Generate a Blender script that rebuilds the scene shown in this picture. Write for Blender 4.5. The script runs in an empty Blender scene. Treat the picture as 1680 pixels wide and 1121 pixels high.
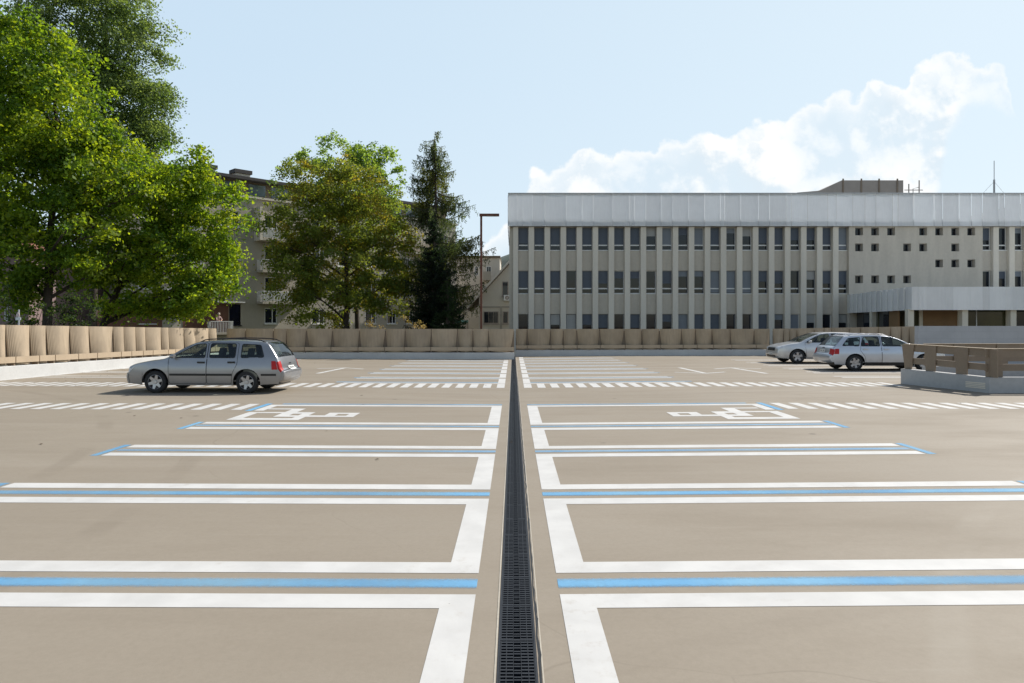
import bpy, bmesh, math, random
import numpy as np
from mathutils import Vector, Matrix, geometry
random.seed(11); rng = np.random.default_rng(11)
R = math.radians
F, CX, HY, H = 1150.0, 842.0, 533.0, 1.8
scene = bpy.context.scene
COL = scene.collection

def gz(x): return -.004 * x if x < 0 else .008 * min(x, 5.8)            # the deck falls to the drain
def at(px, py, Y): return ((px - CX) / F * Y, Y, H - (py - HY) / F * Y)

# ------------------------------------------------------------------ materials
def nd(nt, t, **kw):
    n = nt.nodes.new(t)
    for k, v in kw.items(): setattr(n, k, v)
    return n
def new_mat(name):
    m = bpy.data.materials.new(name); m.use_nodes = True
    nt = m.node_tree; b = nt.nodes['Principled BSDF']
    return m, nt, b
def noise(nt, vec, scale, detail=4, rough=.55, stretch=None):
    n = nd(nt, 'ShaderNodeTexNoise'); n.inputs['Scale'].default_value = scale
    n.inputs['Detail'].default_value = detail; n.inputs['Roughness'].default_value = rough
    if stretch:
        mp = nd(nt, 'ShaderNodeMapping'); mp.inputs['Scale'].default_value = stretch
        nt.links.new(vec, mp.inputs['Vector']); vec = mp.outputs['Vector']
    nt.links.new(vec, n.inputs['Vector']); return n.outputs['Fac']
def mixc(nt, fac, a, b, blend='MIX'):
    n = nd(nt, 'ShaderNodeMix', data_type='RGBA', blend_type=blend)
    for s, v in ((0, fac), (6, a), (7, b)):
        if hasattr(v, 'is_linked') or hasattr(v, 'links'): nt.links.new(v, n.inputs[s])
        elif s == 0: n.inputs[s].default_value = v
        else: n.inputs[s].default_value = (*v, 1) if len(v) == 3 else v
    return n.outputs[2]
def ramp(nt, fac, lo, hi, a=0., b=1., mode='SMOOTHSTEP'):
    n = nd(nt, 'ShaderNodeMapRange', interpolation_type=mode)
    for k, v in (('From Min', lo), ('From Max', hi), ('To Min', a), ('To Max', b)): n.inputs[k].default_value = v
    nt.links.new(fac, n.inputs['Value']); return n.outputs['Result']
def mth(nt, op, a, b=None):
    n = nd(nt, 'ShaderNodeMath', operation=op)
    for i, v in enumerate((a, b)):
        if v is None: continue
        if isinstance(v, (int, float)): n.inputs[i].default_value = v
        else: nt.links.new(v, n.inputs[i])
    return n.outputs[0]
def bump(nt, b, h, strength, dist=.02):
    n = nd(nt, 'ShaderNodeBump'); n.inputs['Strength'].default_value = strength; n.inputs['Distance'].default_value = dist
    nt.links.new(h, n.inputs['Height']); nt.links.new(n.outputs['Normal'], b.inputs['Normal'])
def coord(nt, kind='Object'): return nd(nt, 'ShaderNodeTexCoord').outputs[kind]

def plain(name, col, rough=.6, metal=0., var=.18, scale=1.5, fine=22., bmp=.0, spec=.5, stretch=None):
    m, nt, b = new_mat(name); v = coord(nt)
    n1 = noise(nt, v, scale, 5, .6, stretch); n2 = noise(nt, v, fine, 3)
    f = mth(nt, 'ADD', mth(nt, 'MULTIPLY', n1, .7), mth(nt, 'MULTIPLY', n2, .3))
    f = ramp(nt, f, .3, .7)
    c = mixc(nt, f, [x * (1 - var) for x in col], [min(1, x * (1 + var)) for x in col])
    nt.links.new(c, b.inputs['Base Color'])
    b.inputs['Roughness'].default_value = rough; b.inputs['Metallic'].default_value = metal
    b.inputs['Specular IOR Level'].default_value = spec
    if bmp: bump(nt, b, n2, bmp)
    return m

M = {}
M['beige'] = None
def rib_mat(name, col, freq, strength, var=.12, rough=.7):
    m, nt, b = new_mat(name); uv = coord(nt, 'UV'); o = coord(nt)
    s = nd(nt, 'ShaderNodeSeparateXYZ'); nt.links.new(uv, s.inputs[0])
    w = mth(nt, 'SINE', mth(nt, 'MULTIPLY', s.outputs[0], freq * 2 * math.pi))
    n1 = noise(nt, o, 1.3, 5); n2 = noise(nt, o, 9, 4, .6, (1, 1, .12))
    f = ramp(nt, mth(nt, 'ADD', mth(nt, 'MULTIPLY', n1, .5), mth(nt, 'MULTIPLY', n2, .5)), .35, .65)
    c = mixc(nt, f, [x * (1 - var) for x in col], [x * (1 + var) for x in col])
    oi = nd(nt, 'ShaderNodeObjectInfo'); hs = nd(nt, 'ShaderNodeHueSaturation'); nt.links.new(c, hs.inputs['Color'])
    nt.links.new(ramp(nt, oi.outputs['Random'], 0, 1, .90, 1.09, 'LINEAR'), hs.inputs['Value']); nt.links.new(ramp(nt, noise(nt, oi.outputs['Location'], 1.7), .3, .7, .85, 1.12, 'LINEAR'), hs.inputs['Saturation'])
    c = hs.outputs['Color']; st = noise(nt, o, 2.2, 6, .65, (1.6, 1.6, .22)); c = mixc(nt, ramp(nt, st, .56, .8, 0, var * 2.2), c, [x * .55 for x in col])
    nt.links.new(c, b.inputs['Base Color']); b.inputs['Roughness'].default_value = rough
    bump(nt, b, w, strength, .02); return m
M['beige'] = rib_mat('beige_ribbed_panel', (.36, .285, .20), 24, .2)
M['rail'] = plain('beige_rail', (.42, .33, .23), .6, var=.08)
M['brown'] = plain('brown_steel', (.24, .185, .135), .55, var=.1, spec=.3)
M['darkbrown'] = plain('dark_brown_backing', (.20, .155, .11), .8)
M['curb'] = plain('pale_concrete', (.52, .52, .51), .85, var=.09, scale=.9, fine=14, bmp=.05)
M['concrete'] = plain('grey_concrete', (.40, .40, .40), .85, var=.12, scale=.8, fine=9, bmp=.08)
M['black'] = plain('black_plastic', (.012, .012, .013), .5, var=.2)
M['tyre'] = plain('tyre_rubber', (.016, .016, .017), .8, var=.2)
M['iron'] = plain('dark_grate', (.017, .019, .024), .5, var=.3, scale=4, fine=40, spec=.4)
M['pit'] = plain('drain_pit', (.008, .008, .009), .9)
M['alu'] = plain('aluminium', (.52, .53, .55), .4, .6, var=.06)
M['white'] = plain('white_frame', (.78, .78, .76), .5, var=.05)
M['rust'] = plain('rusty_steel', (.115, .045, .028), .8, var=.35, scale=3, fine=14)
M['blind'] = rib_mat('slatted_blind', (.135, .15, .18), 1, .0, .1, .5)
M['seat'] = plain('dark_upholstery', (.03, .032, .036), .9)
M['red'] = plain('red_lens', (.40, .014, .014), .42, var=.1, spec=.3)
M['lens'] = plain('clear_lens', (.62, .64, .66), .12, var=.1)
M['amber'] = plain('amber_lens', (.55, .2, .03), .2, var=.05)
M['plate'] = plain('number_plate', (.72, .72, .7), .4, var=.03)
M['bark'] = plain('bark', (.055, .042, .032), .95, var=.35, scale=3, fine=16, bmp=.4)
M['render'] = plain('tan_render', (.42, .378, .31), .9, var=.09, scale=.5, fine=8, bmp=.04)
M['render_pale'] = plain('pale_render', (.60, .55, .47), .9, var=.09, scale=.5, fine=8)
M['office'] = plain('office_render', (.57, .515, .43), .85, var=.06, scale=.9, fine=5, stretch=(1.2, 1.2, .25))
M['office_in'] = plain('office_spandrel', (.55, .495, .415), .85, var=.09, scale=1.1, fine=5, stretch=(1.6, 1.6, .22))
M['pier'] = plain('pier_render', (.70, .64, .545), .85, var=.06, scale=1.1, fine=5, stretch=(1.6, 1.6, .2))
M['band'] = rib_mat('white_ribbed_band', (.78, .785, .79), 34, .35, .04, .5)
M['fascia'] = rib_mat('white_ribbed_fascia', (.82, .82, .82), 34, .35, .03, .5)
def translucent(m, fac, col):
    nt = m.node_tree; b = nt.nodes['Principled BSDF']; t = nd(nt, 'ShaderNodeBsdfTranslucent'); t.inputs[0].default_value = (*col, 1)
    x = nd(nt, 'ShaderNodeMixShader'); x.inputs[0].default_value = fac; nt.links.new(b.outputs[0], x.inputs[1]); nt.links.new(t.outputs[0], x.inputs[2]); nt.links.new(x.outputs[0], nt.nodes['Material Output'].inputs['Surface'])
translucent(M['band'], .15, (.80, .83, .88))
M['roofdark'] = plain('dark_roof', (.055, .05, .048), .8)
M['pent'] = plain('grey_brown_cladding', (.36, .31, .27), .75, var=.07)
M['pink'] = plain('mauve_render', (.24, .17, .16), .9, var=.08)
M['redbrown'] = plain('red_brown_panel', (.15, .07, .045), .8)
M['tiles'] = plain('red_roof_tiles', (.22, .09, .06), .85, var=.25, fine=8)
M['ochre'] = plain('brown_wood_panel', (.23, .135, .06), .6, var=.1)
M['green'] = plain('green_sheet', (.08, .32, .19), .6, var=.1)
M['skin'] = plain('skin', (.55, .33, .24), .6, var=.05)
M['shirt'] = plain('pale_shirt', (.6, .42, .40), .9, var=.08)
M['hair'] = plain('pale_hair', (.55, .48, .4), .9, var=.1)
M['trousers'] = plain('dark_trousers', (.09, .04, .04), .9)

def glass_dark(name, col, rough=.03):
    m, nt, b = new_mat(name); v = coord(nt)
    n = noise(nt, v, .35, 2); c = mixc(nt, ramp(nt, n, .35, .65), [x * .5 for x in col], [x * 1.4 for x in col])
    nt.links.new(c, b.inputs['Base Color']); b.inputs['Roughness'].default_value = rough
    b.inputs['Specular IOR Level'].default_value = .4
    bump(nt, b, noise(nt, v, .8, 2), .012, .3)
    return m
M['glass'] = glass_dark('window_glass', (.012, .017, .026))
M['navy'] = glass_dark('navy_glass', (.012, .014, .03))
M['olive'] = glass_dark('olive_glass_with_reflections', (.06, .06, .022))  # green glass; for the front panes, yellow-green reflections are put into this colour
def car_glass():
    m, nt, b = new_mat('car_glass'); nt.nodes.remove(b)
    t = nd(nt, 'ShaderNodeBsdfTransparent'); t.inputs[0].default_value = (.66, .75, .71, 1)
    g = nd(nt, 'ShaderNodeBsdfGlossy'); g.inputs['Roughness'].default_value = .01; g.inputs['Color'].default_value = (.9, .93, .96, 1)
    f = nd(nt, 'ShaderNodeFresnel'); f.inputs['IOR'].default_value = 1.6
    x = nd(nt, 'ShaderNodeMixShader'); out = nt.nodes['Material Output']
    nt.links.new(mth(nt, 'MULTIPLY', f.outputs[0], .8), x.inputs[0]); nt.links.new(t.outputs[0], x.inputs[1]); nt.links.new(g.outputs[0], x.inputs[2])
    nt.links.new(x.outputs[0], out.inputs['Surface']); return m
M['car_glass'] = car_glass()
def paint(name, col, metal=.55, rough=.32):
    m, nt, b = new_mat(name); v = coord(nt)
    n = noise(nt, v, 3, 4); sp = noise(nt, v, 400, 1)
    c = mixc(nt, n, [x * .94 for x in col], [x * 1.05 for x in col]); c = mixc(nt, mth(nt, 'MULTIPLY', sp, .12), c, (.8, .8, .8))
    s = nd(nt, 'ShaderNodeSeparateXYZ'); nt.links.new(v, s.inputs[0])
    dirt = mth(nt, 'MULTIPLY', ramp(nt, s.outputs[2], .75, .2), ramp(nt, noise(nt, v, 2.2, 5), .3, .8, 0, .55))
    c = mixc(nt, dirt, c, (.27, .23, .18))
    nt.links.new(c, b.inputs['Base Color']); b.inputs['Metallic'].default_value = metal
    nt.links.new(ramp(nt, dirt, 0, .5, rough, .6), b.inputs['Roughness'])
    b.inputs['Coat Weight'].default_value = .7; b.inputs['Coat Roughness'].default_value = .06
    return m
M['paint_warm'] = paint('grey_silver_paint', (.25, .255, .27))
M['paint_blue'] = paint('bright_silver_paint', (.52, .55, .60))
M['paint_white'] = paint('pale_silver_paint', (.60, .60, .60))
M['rim'] = plain('alloy_rim', (.42, .42, .43), .35, .7, var=.1)

def deck_mat():
    m, nt, b = new_mat('beige_deck_coating'); v = coord(nt)
    a = noise(nt, v, .22, 6, .6); s1 = noise(nt, v, .9, 6, .65, (.35, 1, 1)); fn = noise(nt, v, 60, 3, .7); sp = noise(nt, v, 190, 2, .6)
    c = mixc(nt, ramp(nt, a, .3, .7), (.280, .239, .187), (.314, .270, .214))
    c = mixc(nt, ramp(nt, s1, .42, .75, 0, .55), c, (.236, .2, .155))
    tr = noise(nt, v, .5, 5, .6, (.16, 1.5, 1)); c = mixc(nt, ramp(nt, tr, .55, .72, 0, .55), c, (.338, .295, .24))
    c = mixc(nt, ramp(nt, fn, .3, .75, 0, .28), c, (.254, .219, .168))
    c = mixc(nt, ramp(nt, sp, .62, .78, 0, .5), c, (.40, .35, .285))
    gr_ = noise(nt, v, 22, 6, .75); c = mixc(nt, ramp(nt, gr_, .35, .7, 0, .22), c, (.21, .18, .137)); sc_ = noise(nt, v, 1.6, 7, .7, (.12, 2.2, 1)); c = mixc(nt, ramp(nt, sc_, .6, .72, 0, .3), c, (.35, .31, .255))
    vo = nd(nt, 'ShaderNodeTexVoronoi', feature='F1'); vo.inputs['Scale'].default_value = .55; nt.links.new(v, vo.inputs['Vector'])
    spots = ramp(nt, vo.outputs['Distance'], .012, .045, .7, 0); c = mixc(nt, spots, c, (.10, .085, .07))
    for cx_, cy_, rad_, wd_, amt, colr in ((16, -4, 14.2, .16, .34, (.37, .335, .28)), (16, -4, 15.7, .14, .30, (.37, .335, .28)), (-22, 4, 17.0, .17, .30, (.19, .158, .12)), (-22, 4, 18.5, .17, .26, (.19, .158, .12)), (2, 40, 22.2, .2, .26, (.19, .158, .12)), (2, 40, 23.7, .2, .24, (.19, .158, .12)), (6, -7, 12.0, .15, .22, (.19, .158, .12))):
        dv = nd(nt, 'ShaderNodeVectorMath', operation='DISTANCE'); nt.links.new(v, dv.inputs[0]); dv.inputs[1].default_value = (cx_, cy_, 0)
        rg = ramp(nt, mth(nt, 'ABSOLUTE', mth(nt, 'SUBTRACT', dv.outputs['Value'], rad_)), wd_ * .4, wd_, amt * .9, 0); c = mixc(nt, mth(nt, 'MULTIPLY', rg, ramp(nt, tr, .38, .62)), c, colr)
    vo2 = nd(nt, 'ShaderNodeTexVoronoi', feature='F1'); vo2.inputs['Scale'].default_value = 2.7; nt.links.new(v, vo2.inputs['Vector'])
    c = mixc(nt, ramp(nt, vo2.outputs['Distance'], .012, .028, .5, 0), c, (.14, .12, .09))
    wv = nd(nt, 'ShaderNodeVectorMath', operation='ADD'); nt.links.new(v, wv.inputs[0])
    nc = nd(nt, 'ShaderNodeTexNoise'); nc.inputs['Scale'].default_value = .6; nt.links.new(v, nc.inputs['Vector']); nt.links.new(nc.outputs['Color'], wv.inputs[1])
    cr = nd(nt, 'ShaderNodeTexVoronoi', feature='DISTANCE_TO_EDGE'); cr.inputs['Scale'].default_value = .16; nt.links.new(wv.outputs[0], cr.inputs['Vector'])
    c = mixc(nt, mth(nt, 'MULTIPLY', ramp(nt, cr.outputs['Distance'], .0, .0022, .4, 0), ramp(nt, a, .45, .6)), c, (.17, .14, .105))
    nt.links.new(c, b.inputs['Base Color'])
    nt.links.new(ramp(nt, s1, .3, .7, .62, .8), b.inputs['Roughness']); b.inputs['Specular IOR Level'].default_value = .22
    bump(nt, b, mth(nt, 'ADD', mth(nt, 'MULTIPLY', fn, .6), mth(nt, 'MULTIPLY', sp, .4)), .22, .004); return m
M['deck'] = deck_mat()
def marking(name, col, wear_col, amount):
    m, nt, b = new_mat(name); v = coord(nt)
    w = mth(nt, 'MULTIPLY', ramp(nt, noise(nt, v, 7, 8, .75), .5, .8), ramp(nt, noise(nt, v, .35, 4, .6), .35, .75, 0, amount))
    c = mixc(nt, ramp(nt, noise(nt, v, 2.5, 5), .3, .7), [x * .88 for x in col], col)
    tyre = ramp(nt, noise(nt, v, .8, 5, .6, (.2, 1.6, 1)), .55, .8, 0, .16); c = mixc(nt, tyre, c, (.30, .28, .25))
    c = mixc(nt, w, c, wear_col)
    vo = nd(nt, 'ShaderNodeTexVoronoi', feature='F1'); vo.inputs['Scale'].default_value = 3.3; nt.links.new(v, vo.inputs['Vector'])
    c = mixc(nt, ramp(nt, vo.outputs['Distance'], .01, .025, .6, 0), c, (.2, .18, .15))
    nt.links.new(c, b.inputs['Base Color']); b.inputs['Roughness'].default_value = .7; b.inputs['Specular IOR Level'].default_value = .3
    bump(nt, b, noise(nt, v, 70, 3), .15, .003); return m
def spray(name, col, wear, amount):
    m, nt, b = new_mat(name); v = coord(nt); uv = coord(nt, 'UV'); s_ = nd(nt, 'ShaderNodeSeparateXYZ'); nt.links.new(uv, s_.inputs[0])
    c = mixc(nt, ramp(nt, noise(nt, v, 1.1, 5, .6, (1, .3, 1)), .35, .7), col, [x * y for x, y in zip(col, (1.5, 1.22, 1.06))])
    nt.links.new(c, b.inputs['Base Color']); b.inputs['Roughness'].default_value = .75; b.inputs['Specular IOR Level'].default_value = .25
    w4 = mth(nt, 'MULTIPLY', mth(nt, 'MULTIPLY', s_.outputs[1], mth(nt, 'SUBTRACT', 1., s_.outputs[1])), 4.)
    k = ramp(nt, mth(nt, 'ADD', w4, ramp(nt, noise(nt, v, 40, 5), .2, .8, -.12, .12)), .0, 1.0)
    k2 = ramp(nt, mth(nt, 'ADD', mth(nt, 'MULTIPLY', noise(nt, v, .45, 3, .5, (1, .1, 1)), .8), mth(nt, 'MULTIPLY', noise(nt, v, 9, 6, .7), .2)), .36, .66, 1., wear)
    hold = nd(nt, 'ShaderNodeBsdfTransparent'); x = nd(nt, 'ShaderNodeMixShader'); out = nt.nodes['Material Output']
    nt.links.new(mth(nt, 'MULTIPLY', mth(nt, 'MULTIPLY', k, k2), amount), x.inputs[0]); nt.links.new(hold.outputs[0], x.inputs[1]); nt.links.new(b.outputs[0], x.inputs[2]); nt.links.new(x.outputs[0], out.inputs['Surface']); return m
M['whiteline'] = marking('white_road_paint', (.60, .592, .57), (.36, .31, .25), .95)
M['blueline'] = spray('blue_road_paint', (.15, .38, .62), .62, .92)
M['bluefaint'] = spray('worn_blue_paint', (.20, .38, .57), .6, .85)
M['ground'] = plain('street_ground', (.07, .075, .05), .95, var=.3, scale=.15, fine=3)
M['hill'] = plain('wooded_hill', (.045, .065, .05), .95, var=.45, scale=.05, fine=.25)

def leaf_mat(name, trans, gloss=.55):
    m, nt, b = new_mat(name)
    a = nd(nt, 'ShaderNodeAttribute', attribute_name='tint')
    nt.links.new(a.outputs['Color'], b.inputs['Base Color']); b.inputs['Roughness'].default_value = gloss; b.inputs['Specular IOR Level'].default_value = .3
    t = nd(nt, 'ShaderNodeBsdfTranslucent'); tc = mixc(nt, 1.0, a.outputs['Color'], trans, 'MULTIPLY'); nt.links.new(tc, t.inputs['Color'])
    x = nd(nt, 'ShaderNodeMixShader'); x.inputs[0].default_value = .55; out = nt.nodes['Material Output']
    nt.links.new(b.outputs[0], x.inputs[1]); nt.links.new(t.outputs[0], x.inputs[2]); nt.links.new(x.outputs[0], out.inputs['Surface']); return m
M['leaf'] = leaf_mat('broad_leaf', (3.6, 3.0, .8))
M['leaf_dull'] = leaf_mat('dull_leaf', (2.3, 2.1, .8), .55)
M['needle'] = leaf_mat('needles', (1.8, 1.8, .9), .6)

# ------------------------------------------------------------------ mesh helpers
class MB:
    def __init__(s): s.v = []; s.f = []; s.mi = []; s.uv = {}
    def add(s, vs, fs, mi=0):
        o = len(s.v); s.v += [tuple(p) for p in vs]
        for f in fs: s.f.append(tuple(i + o for i in f)); s.mi.append(mi)
        return o
    def quad(s, a, b, c, d, mi=0): s.add([a, b, c, d], [(0, 1, 2, 3)], mi)
    def box(s, x0, x1, y0, y1, z0, z1, mi=0, M4=None):
        vs = [(x, y, z) for z in (z0, z1) for y in (y0, y1) for x in (x0, x1)]
        if M4 is not None: vs = [tuple(M4 @ Vector(p)) for p in vs]
        s.add(vs, [(0, 2, 3, 1), (4, 5, 7, 6), (0, 1, 5, 4), (2, 6, 7, 3), (0, 4, 6, 2), (1, 3, 7, 5)], mi)
    def prism(s, poly, d0, d1, mi=0):                    # poly: list of 3D points, extruded from +d0 to +d1 (vectors)
        n = len(poly); a = [tuple(Vector(p) + Vector(d0)) for p in poly]; b = [tuple(Vector(p) + Vector(d1)) for p in poly]
        s.add(a + b, [tuple(range(n))[::-1], tuple(range(n, 2 * n))] + [(i, (i + 1) % n, n + (i + 1) % n, n + i) for i in range(n)], mi)
    def tube(s, pts, rad, n=8, mi=0, cap=True):
        pts = [Vector(p) for p in pts]
        if isinstance(rad, (int, float)): rad = [rad] * len(pts)
        rings = []; o = len(s.v); up = Vector((.13, .21, 1)).normalized()
        for i, p in enumerate(pts):
            t = (pts[min(i + 1, len(pts) - 1)] - pts[max(i - 1, 0)]).normalized()
            a = t.cross(up if abs(t.dot(up)) < .95 else Vector((1, 0, 0))).normalized(); b = t.cross(a)
            s.v += [tuple(p + (a * math.cos(k * 2 * math.pi / n) + b * math.sin(k * 2 * math.pi / n)) * rad[i]) for k in range(n)]
        for i in range(len(pts) - 1):
            for k in range(n):
                s.f.append((o + i * n + k, o + i * n + (k + 1) % n, o + (i + 1) * n + (k + 1) % n, o + (i + 1) * n + k)); s.mi.append(mi)
        if cap:
            s.f.append(tuple(o + k for k in range(n))[::-1]); s.mi.append(mi)
            e = o + (len(pts) - 1) * n; s.f.append(tuple(e + k for k in range(n))); s.mi.append(mi)
    def grid(s, fn, us, vs, mi=0, uvs=None, close=None):
        o = len(s.v); nu = len(us)
        for v in vs:
            for u in us: s.v.append(tuple(fn(u, v)))
        for j in range(len(vs) - 1):
            for i in range(nu - 1):
                if close and close(us[i], us[i + 1], vs[j], vs[j + 1]): continue
                s.f.append((o + j * nu + i, o + j * nu + i + 1, o + (j + 1) * nu + i + 1, o + (j + 1) * nu + i)); s.mi.append(mi)
                if uvs: s.uv[len(s.f) - 1] = [uvs(us[a], vs[b_]) for a, b_ in ((i, j), (i + 1, j), (i + 1, j + 1), (i, j + 1))]
    def lathe(s, prof, n, fn, mi=0):                     # prof (r, h); fn(r, ang, h) -> point
        o = len(s.v); k = len(prof)
        for i in range(n):
            for r, h in prof: s.v.append(tuple(fn(r, 2 * math.pi * i / n, h)))
        for i in range(n):
            for j in range(k - 1):
                s.f.append((o + i * k + j, o + ((i + 1) % n) * k + j, o + ((i + 1) % n) * k + j + 1, o + i * k + j + 1)); s.mi.append(mi)
    def build(s, name, mats, parent=None, smooth=0, local=False):
        me = bpy.data.meshes.new(name); off = Vector((0, 0, 0)); p = parent
        while p is not None and not local: off += p.location; p = p.parent
        me.from_pydata([(a - off.x, b - off.y, c - off.z) for a, b, c in s.v] if not local else s.v, [], s.f)
        if not isinstance(mats, (list, tuple)): mats = [mats]
        for m in mats: me.materials.append(m)
        if len(mats) > 1: me.polygons.foreach_set('material_index', s.mi)
        if s.uv:
            l = me.uv_layers.new(name='UVMap')
            for fi, uv in s.uv.items():
                st = me.polygons[fi].loop_start
                for k in range(len(uv)): l.data[st + k].uv = uv[k]
        bm = bmesh.new(); bm.from_mesh(me)
        if smooth: bmesh.ops.remove_doubles(bm, verts=bm.verts, dist=.0005)
        bmesh.ops.recalc_face_normals(bm, faces=bm.faces)
        if smooth:
            for f in bm.faces: f.smooth = True
        bm.to_mesh(me); bm.free()
        if smooth: me.set_sharp_from_angle(angle=R(smooth))
        o = bpy.data.objects.new(name, me); COL.objects.link(o)
        if parent is not None: o.parent = parent
        return o
def tag(o, label, cat, group=None):
    o['label'] = label; o['category'] = cat
    if group: o['group'] = group
    return o
def thing(name, label, cat, loc=(0, 0, 0), rz=0, group=None):
    o = bpy.data.objects.new(name, None); COL.objects.link(o); o.empty_display_size = .2
    o.location = loc; o.rotation_euler = (0, 0, rz); return tag(o, label, cat, group)
def struct(o, kind='structure'): o['kind'] = kind; return o
def copy_of(o, parent, loc=None):
    c = o.copy(); COL.objects.link(c); c.parent = parent
    if loc is not None: c.location = loc
    for ch in list(o.children): copy_of(ch, c)
    return c
def lin(a, b, n): return [a + (b - a) * i / (n - 1) for i in range(n)]

# ------------------------------------------------------------------ ground and deck
XL, XR = -.085, .128                                    # edges of the drain slot
g = MB(); g.quad((-2500, -300, -.62), (2500, -300, -.62), (2500, 3500, -.62), (-2500, 3500, -.62))
struct(g.build('ground', M['ground']))
d = MB()
for xs in (lin(-17.2, XL, 12), [XR, 2, 4, 5.8, 10, 20, 32]):
    ys = lin(-6, 40.25, 14)
    d.grid(lambda u, v: (u, v, gz(u)), xs, ys)
    d.quad((xs[0], -6, -.6), (xs[0], -6, gz(xs[0])), (xs[0], 40.25, gz(xs[0])), (xs[0], 40.25, -.6))
    d.quad((xs[-1], -6, -.6), (xs[-1], 40.25, -.6), (xs[-1], 40.25, gz(xs[-1])), (xs[-1], -6, gz(xs[-1])))
    d.quad((xs[0], 40.25, -.6), (xs[0], 40.25, gz(xs[0])), (xs[-1], 40.25, gz(xs[-1])), (xs[-1], 40.25, -.6))
struct(d.build('parking_deck', M['deck']))

# drain channel
dr = thing('drain_channel', 'long dark slotted drain running down the middle of the parking deck', 'drain', (.02, 3, 0))
c = MB(); c.box(XL, XR, -6, 40.2, -.16, -.1); c.build('channel', M['pit'], dr)
e = MB()
for x0, x1 in ((XL + .0005, XL + .012), (XR - .012, XR - .0005)): e.box(x0, x1, -6, 39.7, -.1, .003)
e.build('channel_edge', M['iron'], dr)
s = MB(); pts = []                                      # rough sealant along the right edge
yy = 2.5; prev = None
while yy < 24:
    w = .006 + random.random() * .010; xx = XR + .004 + random.random() * .006
    if prev: s.quad((prev[0], prev[1], .0035), (prev[0] + prev[2], prev[1], .0035), (xx + w, yy, .0035), (xx, yy, .0035))
    prev = (xx, yy, w); yy += .05 + random.random() * .12
s.build('sealant', M['black'], dr)
s = MB()
for x0, x1 in ((XL - .014, XL - .004), (XR + .022, XR + .03)): s.quad((x0, -6, .0032), (x1, -6, .0032), (x1, 39, .0032), (x0, 39, .0032))
s.build('edge_line', plain('pale_joint', (.42, .38, .31), .8), dr)
gr = MB(); x0, x1 = XL + .013, XR - .013; xm = (x0 + x1) / 2     # one metre of grating
for a, b in ((x0, x0 + .005), (x0 + .033, x0 + .0365), (xm - .022, xm - .0195), (xm + .0195, xm + .022), (x1 - .0365, x1 - .033), (x1 - .005, x1)): gr.box(a, b, 0, .494, -.03, .000)
n = 14
for i in range(n):
    y = (i + .5) * .494 / n
    for a, b in ((x0 + .005, xm - .022), (xm + .022, x1 - .005)): gr.box(a, b, y - .0075, y + .0075, -.03, -.001)
    zg = .011 * (1 if i % 2 else -1)
    gr.box(xm - .018, xm + .018, y - .006 + zg * .3, y + .006 + zg * .3, -.03, -.002)
gr.box(x0, x1, 0, .005, -.03, .0004); gr.box(x0, x1, .489, .494, -.03, .0004)
g0 = gr.build('grating', M['iron'], dr, local=True); g0.location = (-.02, -.5, 0)
for k in range(1, 74):
    c = g0.copy(); COL.objects.link(c); c.parent = dr; c.location = (-.02 + (0.0006 if k % 3 else -.0006), -.5 + .5 * k, 0)

# ------------------------------------------------------------------ painted markings
def sheet(mb, x0, x1, y0, y1, h=.0025, n=1):
    if x0 < 0 < x1: raise ValueError
    for i in range(n):
        a = x0 + (x1 - x0) * i / n; b = x0 + (x1 - x0) * (i + 1) / n
        mb.quad((a, y0, gz(a) + h), (b, y0, gz(b) + h), (b, y1, gz(b) + h), (a, y1, gz(a) + h)); mb.uv[len(mb.f) - 1] = [(0, 0), (0, 1), (y1 - y0, 1), (y1 - y0, 0)] if b - a < y1 - y0 else [(0, 0), (b - a, 0), (b - a, 1), (0, 1)]
def poly(mb, pts, h=.0025): mb.add([(x, y, gz(x) + h) for x, y in pts], [tuple(range(len(pts)))])
def line(mb, a, b, w, h=.0025):
    a, b = Vector(a), Vector(b); t = (b - a).normalized(); nrm = Vector((-t.y, t.x)) * w / 2
    poly(mb, [a - nrm, b - nrm, b + nrm, a + nrm], h)
white, blue, faint = MB(), MB(), MB()
IL, OL, IR, OR = -.25, -.47, .31, .53                   # drain side lines
pairs = [2.35, 4.87, 7.44, 9.94, 12.38]
def side(sgn, i, o, end, ps, last, wn, half=.43, gap=.2):
    lo = lambda a, b: (min(a, b), max(a, b))
    for k, p in enumerate(ps):
        sheet(white, *lo(o, end), p - half, p - gap); sheet(white, *lo(o, end), p + gap, p + half)
        mb = blue if k < 3 else faint
        sheet(mb, *lo(i, end + .0 * sgn), p - .105, p + .105)
        sheet(blue, *lo(end + .02 * sgn, end + .17 * sgn), p - half, p + half)
    for k in range(len(ps) - 1): sheet(white, *lo(i, o), ps[k] + gap, ps[k + 1] - gap)
    sheet(white, *lo(i, o), ps[-1] + gap, last + .11)
    sheet(white, *lo(o, wn), last - .11, last + .11); sheet(faint, *lo(i, wn), last + .16, last + .40)
    sheet(white, *lo(wn, wn + .2 * sgn), last - .95, last + .11); sheet(blue, *lo(wn + .21 * sgn, wn + .40 * sgn), last - 1.0, last + .35)
side(-1, IL, OL, -5.6, pairs, 15.45, -5.17)
side(1, IR, OR, 5.6, pairs, 15.45, 5.22)
far = [23.55 + 2.24 * k for k in range(6)]
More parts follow.
